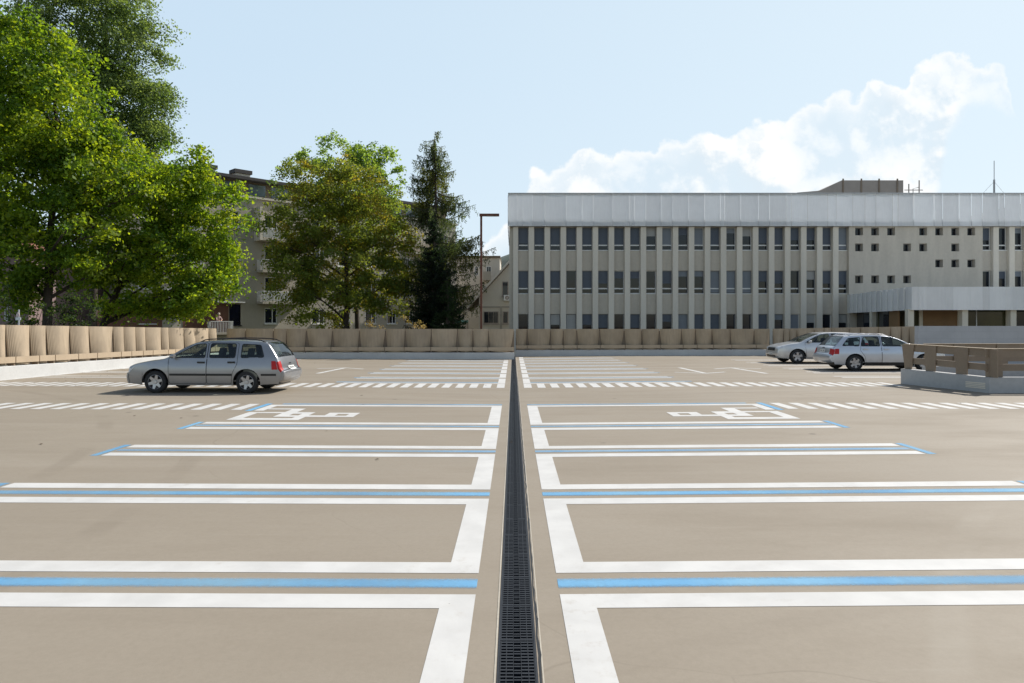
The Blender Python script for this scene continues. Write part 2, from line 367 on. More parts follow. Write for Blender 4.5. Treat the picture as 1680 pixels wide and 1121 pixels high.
for sgn, i, o, wn, top in ((-1, IL, OL, -5.2, 35.6), (1, IR, OR, 5.25, 38.6)):
    lo = lambda a, b: (min(a, b), max(a, b))
    ff = far + ([] if sgn < 0 else [far[-1] + 2.24])
    sheet(white, *lo(i, wn), 21.36, 21.55); sheet(faint, *lo(o, wn + .3 * sgn), 21.62, 21.95)
    prev = 20.0
    for p in ff:
        sheet(white, *lo(o, wn), p - .40, p - .2); sheet(white, *lo(o, wn), p + .2, p + .40); sheet(faint, *lo(o, wn + .15 * sgn), p - .12, p + .12)
        sheet(white, *lo(i, o), (21.56 if prev == 20. else prev + .18), p - .18); prev = p
    sheet(white, *lo(i, o), prev + .18, top)
    for k in range(7):                                   # second row across the aisle
        p = 23.55 + 2.24 * k
        if p > 36: break
        a = 10.9 if sgn > 0 else -10.6; b = 16.3 if sgn > 0 else -15.6
        sheet(white, *lo(a, b), p - .40, p - .2); sheet(white, *lo(a, b), p + .2, p + .40)
for p0, p1 in (((-16.25, 18.0), (-14.95, 35.9)),): line(white, p0, p1, .16)
struct(white.build('white_bay_markings', M['whiteline']))
struct(blue.build('blue_bay_markings', M['blueline'])); struct(faint.build('worn_blue_markings', M['bluefaint']))
z1, z2 = MB(), MB()
for k in range(40):
    if 5.7 + .42 * k < 16: sheet(z1, -5.68 - .42 * k - .22, -5.68 - .42 * k, 14.62, 15.72)
    if 5.72 + .42 * k < 22: sheet(z1, 5.74 + .42 * k, 5.74 + .42 * k + .22, 14.62, 15.72)
for k in range(40):
    a = .25 + .395 * k
    if a < 15.7: sheet(z2, -a - .225, -a, 19.95, 21.28)
    if a < 11.0: sheet(z2, a + .06, a + .285, 19.95, 21.28)
struct(z1.build('near_zebra_markings', M['whiteline'])); struct(z2.build('far_zebra_markings', M['whiteline']))
def wheelchair(sg, label):
    w = MB(); X = lambda x: sg * x
    def q(x0, x1, y0, y1): a, b = sorted((X(x0), X(x1))); sheet(w, a, b, y0, y1, .003)
    q(3.10, 3.71, 13.56, 13.74); q(3.10, 3.71, 14.02, 14.2); q(3.10, 3.28, 13.74, 14.02); q(3.50, 3.71, 13.74, 14.02)   # head
    q(3.71, 4.02, 13.56, 13.78)
    q(4.02, 5.37, 13.1, 13.36); q(4.65, 5.37, 14.1, 14.27); q(5.15, 5.37, 13.36, 14.1); q(4.02, 4.22, 13.36, 14.27)      # wheel
    q(4.4, 4.65, 13.55, 14.88); q(4.22, 4.4, 13.55, 13.77); q(4.22, 4.4, 14.02, 14.27); q(4.65, 5.16, 14.72, 14.88)      # seat and leg
    return tag(w.build('wheelchair_marking', M['whiteline']), label, 'floor marking', 'wheelchair symbols painted on the deck')
wheelchair(-1, 'white blocky wheelchair symbol painted in the bay below the moving grey car')
wheelchair(1, 'white blocky wheelchair symbol painted in the bay on the side of the parked silver cars')
def arrow(tip, tail, label, wing=.95, back=.75):
    a = MB(); tip, tail = Vector(tip), Vector(tail); t = (tip - tail).normalized(); nn = Vector((-t.y, t.x))
    line(a, tail, tip - t * .05, .17); 
    for sg in (1, -1): line(a, tip - t * .02 - nn * sg * .06, tip - t * back + nn * sg * wing, .15, .0035 + sg * .0005)
    tag(a.build('arrow_marking', M['whiteline']), label, 'floor marking', 'direction arrows painted on the deck')
arrow((-6.9, 28.9), (-7.12, 25.5), 'white arrow painted behind the moving grey car, pointing to the far wall')
arrow((6.95, 25.2), (6.78, 28.6), 'white arrow on the deck pointing towards the viewer, further from the parked cars')
arrow((8.87, 28.6), (9.12, 25.2), 'white arrow pointing to the far wall, beside the parked pale silver hatchback')

# ------------------------------------------------------------------ parapets
def parapet(name, label, p0, p1, cuts, outn, base, curb, top, railh=.19, nscale=1.):
    """p0->p1 foot of the curb face; cuts = fractions; base/curb/top = (z at p0, z at p1)"""
    A, B = Vector((*p0, 0)), Vector((*p1, 0)); t = (B - A); Lw = t.length; n = Vector((*outn, 0)).normalized()
    root = thing(name, label, 'parapet wall', (A.x, A.y, base[0]))
    def P(f, out, z): q = A + t * f + n * out; return (q.x, q.y, z)
    L = lambda z, f: z[0] + (z[1] - z[0]) * f
    cb = MB()
    nseg = 8
    fs = lin(0, 1, nseg + 1)
    prof = [(0, lambda f: L(base, f) - .05), (0, lambda f: L(curb, f) - .015), (.015, lambda f: L(curb, f)), (.42, lambda f: L(curb, f)), (.42, lambda f: -.6)]
    cb.grid(lambda u, v: P(v, prof[int(u)][0], prof[int(u)][1](v)), list(range(5)), fs)
    for f in (0, 1): cb.add([P(f, o, z(f)) for o, z in prof], [tuple(range(5))])
    cb.build('curb', M['curb'], root)
    bk = MB(); bk.grid(lambda u, v: P(u, .40, L(curb, u) + .02 + v * (L(top, u) - L(curb, u) - .12)), lin(0, 1, 9), [0, 1]); bk.build('backing_sheet', M['darkbrown'], root)
    for i in range(len(cuts) - 1):
        f0, f1 = cuts[i], cuts[i + 1]; w = (f1 - f0) * Lw; fm = (f0 + f1) / 2
        k0 = random.uniform(.70, .86); sh = random.uniform(-.05, .05)
        def S(u, v, back=0):
            hw = .5 * (k0 + (.985 - k0) * v ** .8); x = fm + (f1 - f0) * (u * hw + sh * (1 - v) * .8)
            sag = (.29 - .12 * v) * min(1, w / 1.0); out = .37 - sag * (1 - u * u) - .02 * (1 - v) + back
            z = L(curb, fm) + .025 + v * (L(top, x) - L(curb, fm) - .025)
            return P(x, out, z)
        us, vs = lin(-1, 1, 11), lin(0, 1, 6); pb = MB()
        uvf = lambda u, v: (u * w / 2, v)
        pb.grid(lambda u, v: S(u, v), us, vs, 0, uvf); pb.grid(lambda u, v: S(u, v, .025), us, vs)
        for v in (0, 1): pb.grid(lambda u, b: S(u, v, b), us, [0, .025])
        for u in (-1, 1): pb.grid(lambda b, v: S(u, v, b), [0, .025], vs)
        pb.build('curved_panel', M['beige'], root, 35)
        e = .012 / Lw * 1.6; zr = lambda f: L(curb, f) + .095
        rl = MB()
        ring = [(-.0, 0), (-.0, railh), (.045, railh), (.045, 0)]
        rl.grid(lambda u, v: P(v, .02 + ring[int(u) % 4][0], zr(v) + ring[int(u) % 4][1]), [0, 1, 2, 3, 4], [f0 + e, f1 - e])
        for f in (f0 + e, f1 - e): rl.add([P(f, .02 + a, zr(f) + b) for a, b in ring], [(0, 1, 2, 3)])
        rl.build('rail', M['rail'], root)
    for f in cuts:
        e = .022 / Lw; ps = MB()
        ps.prism([P(max(0, f - e), .066, L(curb, f) - .005), P(min(1, f + e), .066, L(curb, f) - .005), P(min(1, f + e), .066, zr(f) + railh - .01), P(max(0, f - e), .066, zr(f) + railh - .01)], (0, 0, 0), tuple(n * .2))
        ps.build('post', M['brown'], root)
    return root
def fr(vals, a, b): return [(v - a) / (b - a) for v in vals]
# back parapet beyond the moving car
cp = [367, 398, 444, 465, 498, 541, 585, 628, 660, 703, 746, 771, 796, 839]
parapet('back_parapet', 'shaded beige parapet of curved panels behind the trees, left of the drain end', (-15.0, 36.3), (.06, 36.3), fr(cp, 367, 839), (0, 1), (.05, 0), (.36, .35), (1.6, 1.575))
# side parapet in the sun
lc = [-120, -75, -30, 0, 27, 66, 92, 130, 161, 200, 217, 236, 252, 277, 289, 314, 331, 354, 367]
def ywall(px): u = (px - CX) / F; return (-15.9 - .063 * 22) / (u - .063)
a0, a1 = ywall(-120), 36.25
ys = [ywall(p) for p in lc]; ys[-1] = a1
zx = lambda Y: (Y - 21.75) / (36.3 - 21.75)
parapet('side_parapet', 'long sunlit parapet of curved ribbed beige panels on a white curb', (-15.9 + .063 * (a0 - 22), a0), (-15.0, a1), fr(ys, a0, a1), (-1, .063),
        (.065, .055), (.495 - .145 * zx(a0), .36), (1.8 - .2 * zx(a0), 1.605), .195)
rc = [846, 865, 904, 925, 947, 985, 1026, 1055, 1084, 1121, 1144, 1171, 1201, 1241, 1267]
xx = [(p - CX) / F * 39.8 for p in rc]
parapet('office_parapet', 'shaded beige parapet of curved panels in front of the office block windows', (xx[0], 39.8), (xx[-1], 39.8), fr(xx, xx[0], xx[-1]), (0, 1), (0, gz(14.7)), (.345, .39), (1.56, 1.565))
rc2 = [1268, 1286, 1296, 1308, 1337, 1353, 1365, 1395, 1413, 1443, 1463, 1481, 1494, 1512]
X0, Y0, X1, Y1 = xx[-1] + .02, 39.78, 21.9, 37.4
def onl(p):
    u = (p - CX) / F; kk = (Y1 - Y0) / (X1 - X0); return (u * (Y0 - kk * X0)) / (1 - u * kk)
x2 = [X0] + [onl(p) for p in rc2[1:-1]] + [X1]
parapet('angled_parapet', 'angled beige panel parapet behind the two parked silver cars', (X0, Y0), (X1, Y1), fr(x2, X0, X1), (.32, .95), (gz(X0), gz(X1)), (.39, .48), (1.565, 1.72))

# ramp barrier and concrete wall
def barrier(name, label, segs, curbh, posts, grille=False, side=1):
    root = thing(name, label, 'barrier', (segs[0][0], segs[0][1], gz(segs[0][0])))
    cb = MB(); P = [Vector(p) for p in segs]
    nrm = []
    for i in range(len(P)):
        ts = [(P[j + 1] - P[j]).normalized() for j in (i - 1, i) if 0 <= j < len(P) - 1]
        t = sum(ts, Vector((0, 0))).normalized(); k = 1 / max(.5, t.dot(ts[0])); nrm.append(Vector((-t.y, t.x)) * side * k)
    for i in range(len(P) - 1):
        a, b, na, nb = P[i], P[i + 1], nrm[i], nrm[i + 1]; za, zb = gz(a.x), gz(b.x)
        q = [a, b, b + nb * .28, a + na * .28]; ha, hb = curbh[i], curbh[i + 1]; hs = [ha, hb, hb, ha]
        lo = [(p.x, p.y, gz(p.x) - .03) for p in q]; hi = [(p.x, p.y, gz(q[0].x) + h) for p, h in zip(q, hs)]
        cb.add(lo + hi, [(4, 5, 6, 7), (0, 1, 5, 4), (2, 3, 7, 6)] + ([(3, 0, 4, 7)] if i == 0 else []) + ([(1, 2, 6, 5)] if i == len(P) - 2 else []))
    cb.build('curb', M['concrete'], root)
    for i in range(len(P) - 1):
        a, b, na, nb = P[i], P[i + 1], nrm[i], nrm[i + 1]; t = (b - a); Ls = t.length; t.normalize(); nn = Vector((-t.y, t.x)) * side
        zt = lambda f: gz(P[0].x) + curbh[i] + (curbh[i + 1] - curbh[i]) * f
        for z0, z1, o in ((.16, .335, .15), (.52, .72, .135)):
            rl = MB(); e0 = a + nn * o; e1 = b + nn * o
            rl.prism([(e0.x, e0.y, zt(0) + z0), (e1.x, e1.y, zt(1) + z0), (e1.x, e1.y, zt(1) + z1), (e0.x, e0.y, zt(0) + z1)], (0, 0, 0), tuple(Vector((*(nn * .05), 0)))); rl.build('rail', M['brown'], root)
        cp_ = MB(); e0 = a + nn * .1; e1 = b + nn * .1
        cp_.prism([(e0.x, e0.y, zt(0) + .722), (e1.x, e1.y, zt(1) + .722), (e1.x, e1.y, zt(1) + .74), (e0.x, e0.y, zt(0) + .74)], (0, 0, 0), tuple(Vector((*(nn * .14), 0)))); cp_.build('coping', M['rail'], root)
        for f, wt, wb in posts[i]:
            pb = MB(); c0 = a + t * Ls * f + nn * .1
            pts = [(-wb / 2, .002), (wb / 2, .002), (wt / 2, .715), (-wt / 2, .715)]
            pb.prism([((c0 + t * x).x, (c0 + t * x).y, zt(f) + z) for x, z in pts], (0, 0, 0), tuple(Vector((*(nn * .035), 0)))); pb.build('post', M['brown'], root)
    if grille:
        gb = MB(); a, b = P[0], P[1]; t = (b - a); nn = Vector((-t.y, t.x)).normalized() * -side
        for k in range(4):
            z = gz(a.x) + .10 + k * .042
            s0 = a + t * .76 + nn * .012; s1 = a + t * .96 + nn * .012
            gb.prism([(s0.x, s0.y, z), (s1.x, s1.y, z), (s1.x, s1.y, z + .026), (s0.x, s0.y, z + .026)], (0, 0, 0), tuple(Vector((*(nn * -.01), 0))))
        gb.build('vent_grille', M['pier'], root)
    return root
barrier('ramp_barrier', 'brown steel barrier with posts on a low grey concrete curb beside the ramp', [(11.5, 20.8), (12.2, 17.95), (19, 17.95)], (.45, .40, .41),
        {0: [(.055, .46, .24), (.33, .40, .32), (.68, .42, .34), (.985, .34, .34)], 1: [(.035, .34, .34), (.25, .35, .35), (.5, .35, .35), (.75, .35, .35)]}, True)
barrier('far_ramp_barrier', 'second brown steel barrier seen through the gaps on the far side of the ramp', [(13.4, 22.7), (19, 22.7)], (.40, .40), {0: [(.03, .35, .35), (.2, .35, .35), (.45, .35, .35), (.7, .35, .35)]}, side=1)
def block_wall_mat():
    m, nt, b = new_mat('grey_block_wall'); v = coord(nt); mp = nd(nt, 'ShaderNodeMapping'); mp.inputs['Rotation'].default_value = (R(90), 0, 0); nt.links.new(v, mp.inputs[0])
    br = nd(nt, 'ShaderNodeTexBrick'); nt.links.new(mp.outputs[0], br.inputs['Vector']); br.inputs['Scale'].default_value = 1.
    for k, val in (('Mortar Size', .012), ('Brick Width', .6), ('Row Height', .3)): br.inputs[k].default_value = val
    br.inputs['Color1'].default_value = (.41, .42, .44, 1); br.inputs['Color2'].default_value = (.43, .44, .46, 1); br.inputs['Mortar'].default_value = (.385, .395, .415, 1)
    c = mixc(nt, ramp(nt, noise(nt, v, 1.2, 6), .3, .75, 0, .5), br.outputs['Color'], (.30, .31, .33)); nt.links.new(c, b.inputs['Base Color']); b.inputs['Roughness'].default_value = .85; return m
w = MB(); w.box(17.35, 32, 30, 30.3, -.1, 1.745); tag(w.build('concrete_wall', block_wall_mat()), 'plain grey concrete wall behind the ramp barrier, below the white canopy', 'wall')

# ------------------------------------------------------------------ office block
YF, SC = 52.0, F / 52.0
PIT, W0, WW, WH = 1.189, .37, .76, 1.70
TOPS = (9.06, 5.83, 2.60)
off = thing('office_block', 'long three storey office block with narrow windows and a white ribbed top band', 'office building', (20, YF, -.6))
def holed(mb, x0, x1, z0, z1, y, holes, depth, rv=0):
    xs = sorted({x0, x1, *[h[0] for h in holes], *[h[1] for h in holes]}); zs = sorted({z0, z1, *[h[2] for h in holes], *[h[3] for h in holes]})
    for i in range(len(xs) - 1):
        for j in range(len(zs) - 1):
            cx, cz = (xs[i] + xs[i + 1]) / 2, (zs[j] + zs[j + 1]) / 2
            if any(h[0] < cx < h[1] and h[2] < cz < h[3] for h in holes): continue
            mb.quad((xs[i], y, zs[j]), (xs[i + 1], y, zs[j]), (xs[i + 1], y, zs[j + 1]), (xs[i], y, zs[j + 1]))
    for a, b, c, e in holes:
        for p, q in (((a, c), (b, c)), ((b, c), (b, e)), ((b, e), (a, e)), ((a, e), (a, c))):
            mb.quad((p[0], y, p[1]), (q[0], y, q[1]), (q[0], y + depth, q[1]), (p[0], y + depth, p[1]), rv)
colsA = list(range(21)); colsB = [29, 30, 31, 32, 33]
wx = lambda k: W0 + PIT * k
holesA = [(wx(k), wx(k) + WW, t - WH, t) for k in colsA for t in TOPS]
holesB = [(wx(k), wx(k) + WW, t - WH, t) for k in colsB for t in TOPS]
XB0, XB1, XE = wx(20) + WW, wx(29) - .02, wx(33) + WW + .45
sq = [(21, 0), (22, 0), (23, 0), (25, 0), (26, 0), (27, 0), (28, 0), (21, 1), (22, 1), (24, 1), (25, 1), (27, 1), (26, 2), (27, 2), (28, 2), (21, 3), (22, 3), (23, 3), (24, 3), (22, 4)]
SQ = .58
holesC = [(wx(k) + .03, wx(k) + .03 + SQ, 9.05 - r * 1.185 - .62, 9.05 - r * 1.185 - .62 + SQ) for k, r in sq]
wl = MB()
holed(wl, -.3, XB0, -.6, 9.3, YF + .25, holesA, .2); holed(wl, XB1, XE, -.6, 9.3, YF + .25, holesB, .2)
holed(wl, XB0, XB1, -.6, 9.3, YF, holesC, .42)
wl.quad((XB0, YF, -.6), (XB0, YF + .25, -.6), (XB0, YF + .25, 9.3), (XB0, YF, 9.3)); wl.quad((XB1, YF, -.6), (XB1, YF + .25, -.6), (XB1, YF + .25, 9.3), (XB1, YF, 9.3))
wl.quad((-.3, YF + .25, -.6), (-.3, YF + 13, -.6), (-.3, YF + 13, 9.3), (-.3, YF + .25, 9.3)); wl.quad((XE, YF + .25, -.6), (XE, YF + 13, -.6), (XE, YF + 13, 9.3), (XE, YF + .25, 9.3))
wl.quad((-.3, YF + 13, -.6), (XE, YF + 13, -.6), (XE, YF + 13, 9.3), (-.3, YF + 13, 9.3))
wl.build('wall', M['office_in'], off)
for k in [-1] + colsA[:-1] + [29, 30, 31, 32, 33]:
    p = MB(); a = wx(k) + WW + .0 if k >= 0 else -.02; b = wx(k + 1) if k >= 0 else wx(0)
    p.box(a + .012, b - .012, YF, YF + .247, -.6, 9.08); p.build('pilaster', M['pier'], off)
# white band: gently curved ribbed sheets of uneven width
rf = MB()
seams = [835, 849, 858, 874, 894, 929, 955, 973, 1005, 1032, 1040, 1059, 1084, 1103, 1129, 1155, 1181, 1188, 1214, 1243]
x = seams[-1]; k = 0
while x < 1890:
    x += (18, 27, 9, 26, 33, 14, 27, 20)[k % 8]; seams.append(x); k += 1
bx = [(p - CX) / SC for p in seams]; bx[-1] = XE + .25; bx[0] = -.36
for a, b in zip(bx[:-1], bx[1:]):
    sg = random.choice((.03, .055, .015)) * min(1, (b - a))
    pb = MB(); pb.grid(lambda u, v: (a + (b - a) * u, YF - .20 - sg * (1 - (2 * u - 1) ** 2) + (.03 * u if u > .9 else 0), v), lin(0, 1, 9), [9.09, 11.48], 0, lambda u, v: (u * (b - a), v))
    pb.build('band_panel', M['band'], off, 30)
rf.box(-.30, XE + .2, YF - .1, YF + 13.2, 9.1, 9.6); rf.box(-.38, XE + .27, YF - .34, YF - .1, 11.481, 11.53)
for sx_ in (-.36, XE + .25):
    for k in range(6):
        pb = MB(); y0_ = YF - .18 + k * 2.2; pb.grid(lambda u, v: (sx_ + (-.05 if sx_ < 0 else .05) * (1 - (2 * u - 1) ** 2), y0_ + 2.2 * u, v), lin(0, 1, 7), [9.09, 11.48], 0, lambda u, v: (u * 2.2, v)); pb.build('band_panel', M['band'], off, 30)
rf.box(-.38, -.2, YF - .098, YF + 13.1, 11.481, 11.53); rf.box(XE + .1, XE + .27, YF - .098, YF + 13.1, 11.481, 11.53); rf.build('roof', M['alu'], off)
# penthouse, antennas
pt = MB(); pY = 58.0
pf = [at(1308, 316, pY), at(1345, 313, pY), at(1381, 296, pY), at(1482, 296, pY), at(1482, 372, pY), at(1308, 372, pY)]
pt.prism(pf, (0, 0, 0), (0, 5, 0)); po = pt.build('penthouse', M['pent'], off)
sm = MB()
for px in (1383, 1413, 1442, 1472):
    q = at(px, 295, pY); sm.box(q[0] - .06, q[0] + .06, pY - .05, pY - .001, 11, q[2] + .08)
sm.build('cladding_seams', M['brown'], po)
an = tag(MB.__call__() if False else (lambda m: (m.tube([at(1491, 345, 57), at(1491, 302, 57)], .045, 6), m.tube([at(1508, 345, 57), at(1508, 296, 57)], .045, 6),
     m.tube([at(1484, 312, 57), at(1514, 312, 57)], .035, 6), m.tube([at(1498, 345, 57), at(1498, 310, 57), at(1508, 307, 57)], .03, 6), m.build('aerial_frame', M['pent']))[-1])(MB()),
     'small metal aerial frame on the office roof beside the dark penthouse', 'aerial')
ms = thing('radio_mast', 'thin aerial mast held by guy wires on the office roof', 'mast', at(1631, 318, 56))
m_ = MB(); m_.tube([at(1631, 348, 56), at(1631, 295, 56)], .07, 6); m_.tube([at(1631, 295, 56), at(1631, 264, 56)], .028, 5); m_.build('pole', M['concrete'], ms)
m_ = MB()
for px in (1612, 1648): m_.tube([at(1631, 298, 56), at(px, 318, 55.5)], .01, 4)
m_.build('guy_wires', M['pent'], ms)
# windows
def window_parts(w, h, transom, fm):
    f = MB(); t = .05
    f.box(0, w, 0, .06, 0, t); f.box(0, w, 0, .06, h - t, h); f.box(0, t, 0, .06, t, h - t); f.box(w - t, w, 0, .06, t, h - t)
    fo = f.build('window', fm, None, local=True)
    if transom: q = MB(); q.box(t + .001, w - t - .001, -.012, .06, h - transom - .045, h - transom + .045); qo = q.build('transom', M['white'], None, local=True); qo.parent = fo
    p = MB(); p.box(t, w - t, .03, .05, t, h - t); po = p.build('pane', M['glass'], None, local=True); po.parent = fo
    s = MB(); s.box(-.0, w, -.16, .06, -.05, -.001); so = s.build('sill', M['white'], None, local=True); so.parent = fo
    return fo
def blind(w, z0, z1, mat):
    b = MB(); z = z1
    while z - .075 > z0:
        b.box(.055, w - .055, .004, .012, z - .068, z, 0); b.box(.055, w - .055, .012, .02, z - .078, z - .060); z -= .075
    return b.build('blind', mat, None, local=True)
M['blind2'] = plain('grey_blind', (.19, .215, .25), .45, var=.05); M['blind1'] = plain('slate_blind', (.075, .095, .13), .45, var=.06); M['blind3'] = plain('pale_blind', (.40, .40, .39), .6, var=.05)
M['win_grey'] = plain('grey_window_frame', (.22, .225, .235), .5, var=.05); M['win_white'] = plain('white_window_frame', (.60, .60, .59), .5, var=.04)
bl_protos = {}
def get_blind(kind, z0):
    key = (kind, z0)
    if key in bl_protos:
        c = bl_protos[key].copy(); COL.objects.link(c); return c
    bl_protos[key] = blind(WW, z0, WH - .05, M[kind]); return bl_protos[key]
wg = None; wwp = None
first = {}
for k in colsA + colsB:
    for fl, t in enumerate(TOPS):
        r = random.random()
        white_f = (fl == 0 and k in (9, 11, 13, 14)) or (fl == 1 and k in (6, 7, 8)) or (fl == 2 and k in (17, 18, 19)) or k in (29, 30, 31)
        key = 'w' if white_f else 'g'
        if key not in first: first[key] = o = window_parts(WW, WH, 1.33, M['win_white' if white_f else 'win_grey']); o.parent = off
        else: o = copy_of(first[key], off); [bpy.data.objects.remove(c) for c in list(o.children) if c.name.startswith('blind')]
        o.location = (wx(k) - 20, .25 + .13, t - WH + .6)
        bk = None
        if fl == 0: bk = ('blind1', .34) if k < 8 or k in (12, 15, 16, 19) else (('blind2', .34) if k in (9, 11) else (('blind2', .05) if k == 20 else (('blind1', .7) if k in (17, 18, 29) else None)))
        if fl == 1: bk = ('blind1', .34) if k in (0, 1, 2, 4) else (('blind2', .05) if k in (12, 13, 14) else (('blind1', .7) if k in (5, 9, 16, 19) else None))
        if fl == 2: bk = ('blind3', .05) if k in (1, 3) else (('blind1', .05) if k in (11, 12, 15) else (('blind2', .05) if k in (10, 17) else (('blind3', .9) if k == 2 else None)))
        if bk is None and r < .55: bk = (('blind1', .62), ('blind1', 1.1), ('blind2', 1.25), ('blind1', .9), ('blind3', 1.0))[int(r * 9.09)]
        if bk and bk[1] == .34 and r > .6: bk = (bk[0], (.34, .48, .40)[int(r * 100) % 3])
        if bk: b = get_blind(*bk); b.parent = o; b.location = (0, 0, 0)
sqf = None
for (a, b, c, e) in holesC:
    if sqf is None: sqf = o = window_parts(SQ, SQ, 0, M['win_grey']); o.parent = off; [bpy.data.objects.remove(q) for q in list(o.children) if q.name.startswith('sill')]
    else: o = copy_of(sqf, off)
    o.location = (a - 20, .36, c + .6)

# entrance pavilion with the white canopy
pv = thing('entrance_pavilion', 'low glazed entrance pavilion with a wide white ribbed canopy and pale columns', 'pavilion', (25, 45, -.6))
FY = 41.0; CXL = (1496 - CX) / F * FY; CXF = (1393 - CX) / F * 51.9; PXE = 44
seamsF = [1496, 1507, 1513, 1520, 1551, 1564, 1592, 1612, 1624, 1650, 1662, 1690, 1720, 1740, 1775, 1790, 1830, 1860, 1900, 1940, 1980]
fx = [(p - CX) / F * FY for p in seamsF]; fx = [q for q in fx if q < PXE - .3] + [PXE]
for a, b in zip(fx[:-1], fx[1:]):
    pb = MB(); pb.grid(lambda u, v: (a + (b - a) * u, FY - .06 * (1 - (2 * u - 1) ** 2), v), lin(0, 1, 7), [2.66, 4.02], 0, lambda u, v: (u * (b - a), v)); pb.build('fascia_panel', M['fascia'], pv, 30)
ns = 12
for i in range(ns):
    A_ = Vector((CXL + (CXF - CXL) * i / ns, FY + (51.9 - FY) * i / ns)); B_ = Vector((CXL + (CXF - CXL) * (i + 1) / ns, FY + (51.9 - FY) * (i + 1) / ns))
    pb = MB(); pb.grid(lambda u, v: (A_.x + (B_.x - A_.x) * u - .05 * (1 - (2 * u - 1) ** 2), A_.y + (B_.y - A_.y) * u, v), lin(0, 1, 5), [2.66, 4.02], 0, lambda u, v: (u * .9, v)); pb.build('fascia_panel', M['fascia'], pv, 30)
    sp = MB(); sp.box(B_.x - .1, B_.x - .055, B_.y - .03, B_.y + .03, 2.66, 4.02); sp.build('fascia_fin', M['white'], pv)
cs = MB(); cs.prism([(CXL + .06, FY + .06, 0), (PXE - .05, FY + .06, 0), (PXE - .05, 51.85, 0), (CXF + .06, 51.85, 0)], (0, 0, 2.72), (0, 0, 3.95)); cs.build('canopy', M['white'], pv)
cream = plain('cream_column', (.62, .58, .49), .7, var=.04)
for px, yy in ((1492, 41.35), (1580.5, 41.35), (1659.5, 41.35), (1740, 41.35)):
    q = MB(); cx_ = (px - CX) / F * yy; q.box(cx_ - .17, cx_ + .17, yy - .17, yy + .17, -.6, 2.72); q.build('column', cream, pv)
q = MB(); cx_ = (1432 - CX) / F * 47.5; q.box(cx_ - .15, cx_ + .15, 47.35, 47.65, -.6, 2.72); q.build('column', cream, pv)
GY = 43.6
def glaz(name, px0, px1, mat, Y=GY, dep=.08):
    q = MB(); q.box((px0 - CX) / F * Y, (px1 - CX) / F * Y, Y, Y + dep, -.6, 2.715); return q.build(name, mat, pv)
glaz('glass_panel', 1498, 1508, M['olive']); glaz('door_frame', 1508.2, 1514, cream, GY - .05); glaz('wood_panel', 1514.2, 1571, M['ochre']); glaz('door_frame', 1571.2, 1584, cream, GY - .05)
glaz('glass_panel', 1584.2, 1601, M['olive']); glaz('mullion', 1601.2, 1603, M['alu'], GY - .03); glaz('glass_panel', 1603.2, 1650, M['olive']); glaz('door_frame', 1650.2, 1666, cream, GY - .05); glaz('glass_panel', 1666.2, 1850, M['glass'])  # the olive base colour here paints in the yellow-green reflections
def sideg(name, t0, t1, mat, inset=.55):
    A_ = Vector((CXL + inset + (CXF - CXL) * t0, FY + 2.4 + (51.9 - FY - 2.4) * t0)); B_ = Vector((CXL + inset + (CXF - CXL) * t1, FY + 2.4 + (51.9 - FY - 2.4) * t1))
    q = MB(); q.prism([(A_.x, A_.y, -.6), (B_.x, B_.y, -.6), (B_.x, B_.y, 2.71), (A_.x, A_.y, 2.71)], (0, 0, 0), (.06, 0, 0)); q.build(name, mat, pv)
for i, (a, b, m) in enumerate(((0, .2, M['ochre']), (.21, .42, M['glass']), (.43, .62, M['olive']), (.63, .8, M['glass']), (.81, .99, M['glass']))): sideg('glass_panel', a, b, m)

# ------------------------------------------------------------------ apartment block (own axes: x along the facade, y inwards)
ab = thing('apartment_block', 'tan four storey apartment block with balconies and a set back attic, behind the trees', 'apartment block', (-32.2, 57.7, -.6), R(45.2))
def ss(px): u = (px - CX) / F; Y = -89.3 / (u - .99); return (Y - 57.7) / .7095
LB, DB, Z6 = 36.0, 12.0, .6
bz = lambda z: z + Z6                                    # local z above the street
sills = [1.9, 4.85, 7.8, 10.75]
wcols = [(1.2, 2.6), (ss(362), ss(393)), (ss(434), ss(455)), (17.2, 18.6), (20.2, 21.6), (23.4, 24.8), (26.2, 27.4), (ss(664), ss(677)), (33.4, 34.8)]
hl = []
for i, (a, b) in enumerate(wcols):
    for fl, z in enumerate(sills):
        if i == 1 and fl == 0: continue
        hl.append((a, b, bz(z), bz(z) + 1.5))
hl.append((ss(376), ss(395), bz(1.75), bz(1.75) + 1.95))
wl = MB(); holed(wl, 0, LB, 0, bz(13.6), 0, hl, .16)
wl.quad((0, 0, 0), (0, DB, 0), (0, DB, bz(13.6)), (0, 0, bz(13.6))); wl.quad((LB, 0, 0), (LB, DB, 0), (LB, DB, bz(13.6)), (LB, 0, bz(13.6))); wl.quad((0, DB, 0), (LB, DB, 0), (LB, DB, bz(13.6)), (0, DB, bz(13.6)))
wl.build('wall', M['render'], ab, local=True)
q = MB(); q.box(-.15, LB + .15, -.2, DB, bz(13.6), bz(13.78)); q.build('cornice', M['render_pale'], ab, local=True)
at_ = MB(); at_.box(.5, LB - .5, 1.2, DB - 1, bz(13.781), bz(15.35)); ao = at_.build('attic', M['darkbrown'], ab, local=True)
aw = MB()
for k in range(14): aw.box(2 + k * 2.3, 2 + k * 2.3 + 1.7, 1.13, 1.19, bz(14.1), bz(15.15))
aw.build('attic_windows', plain('sky_glass', (.10, .13, .17), .05, var=.3), ao, local=True)
r_ = MB(); r_.box(-.1, LB + .1, .2, DB - .4, bz(15.351), bz(15.62)); ro = r_.build('roof', M['roofdark'], ab, local=True)
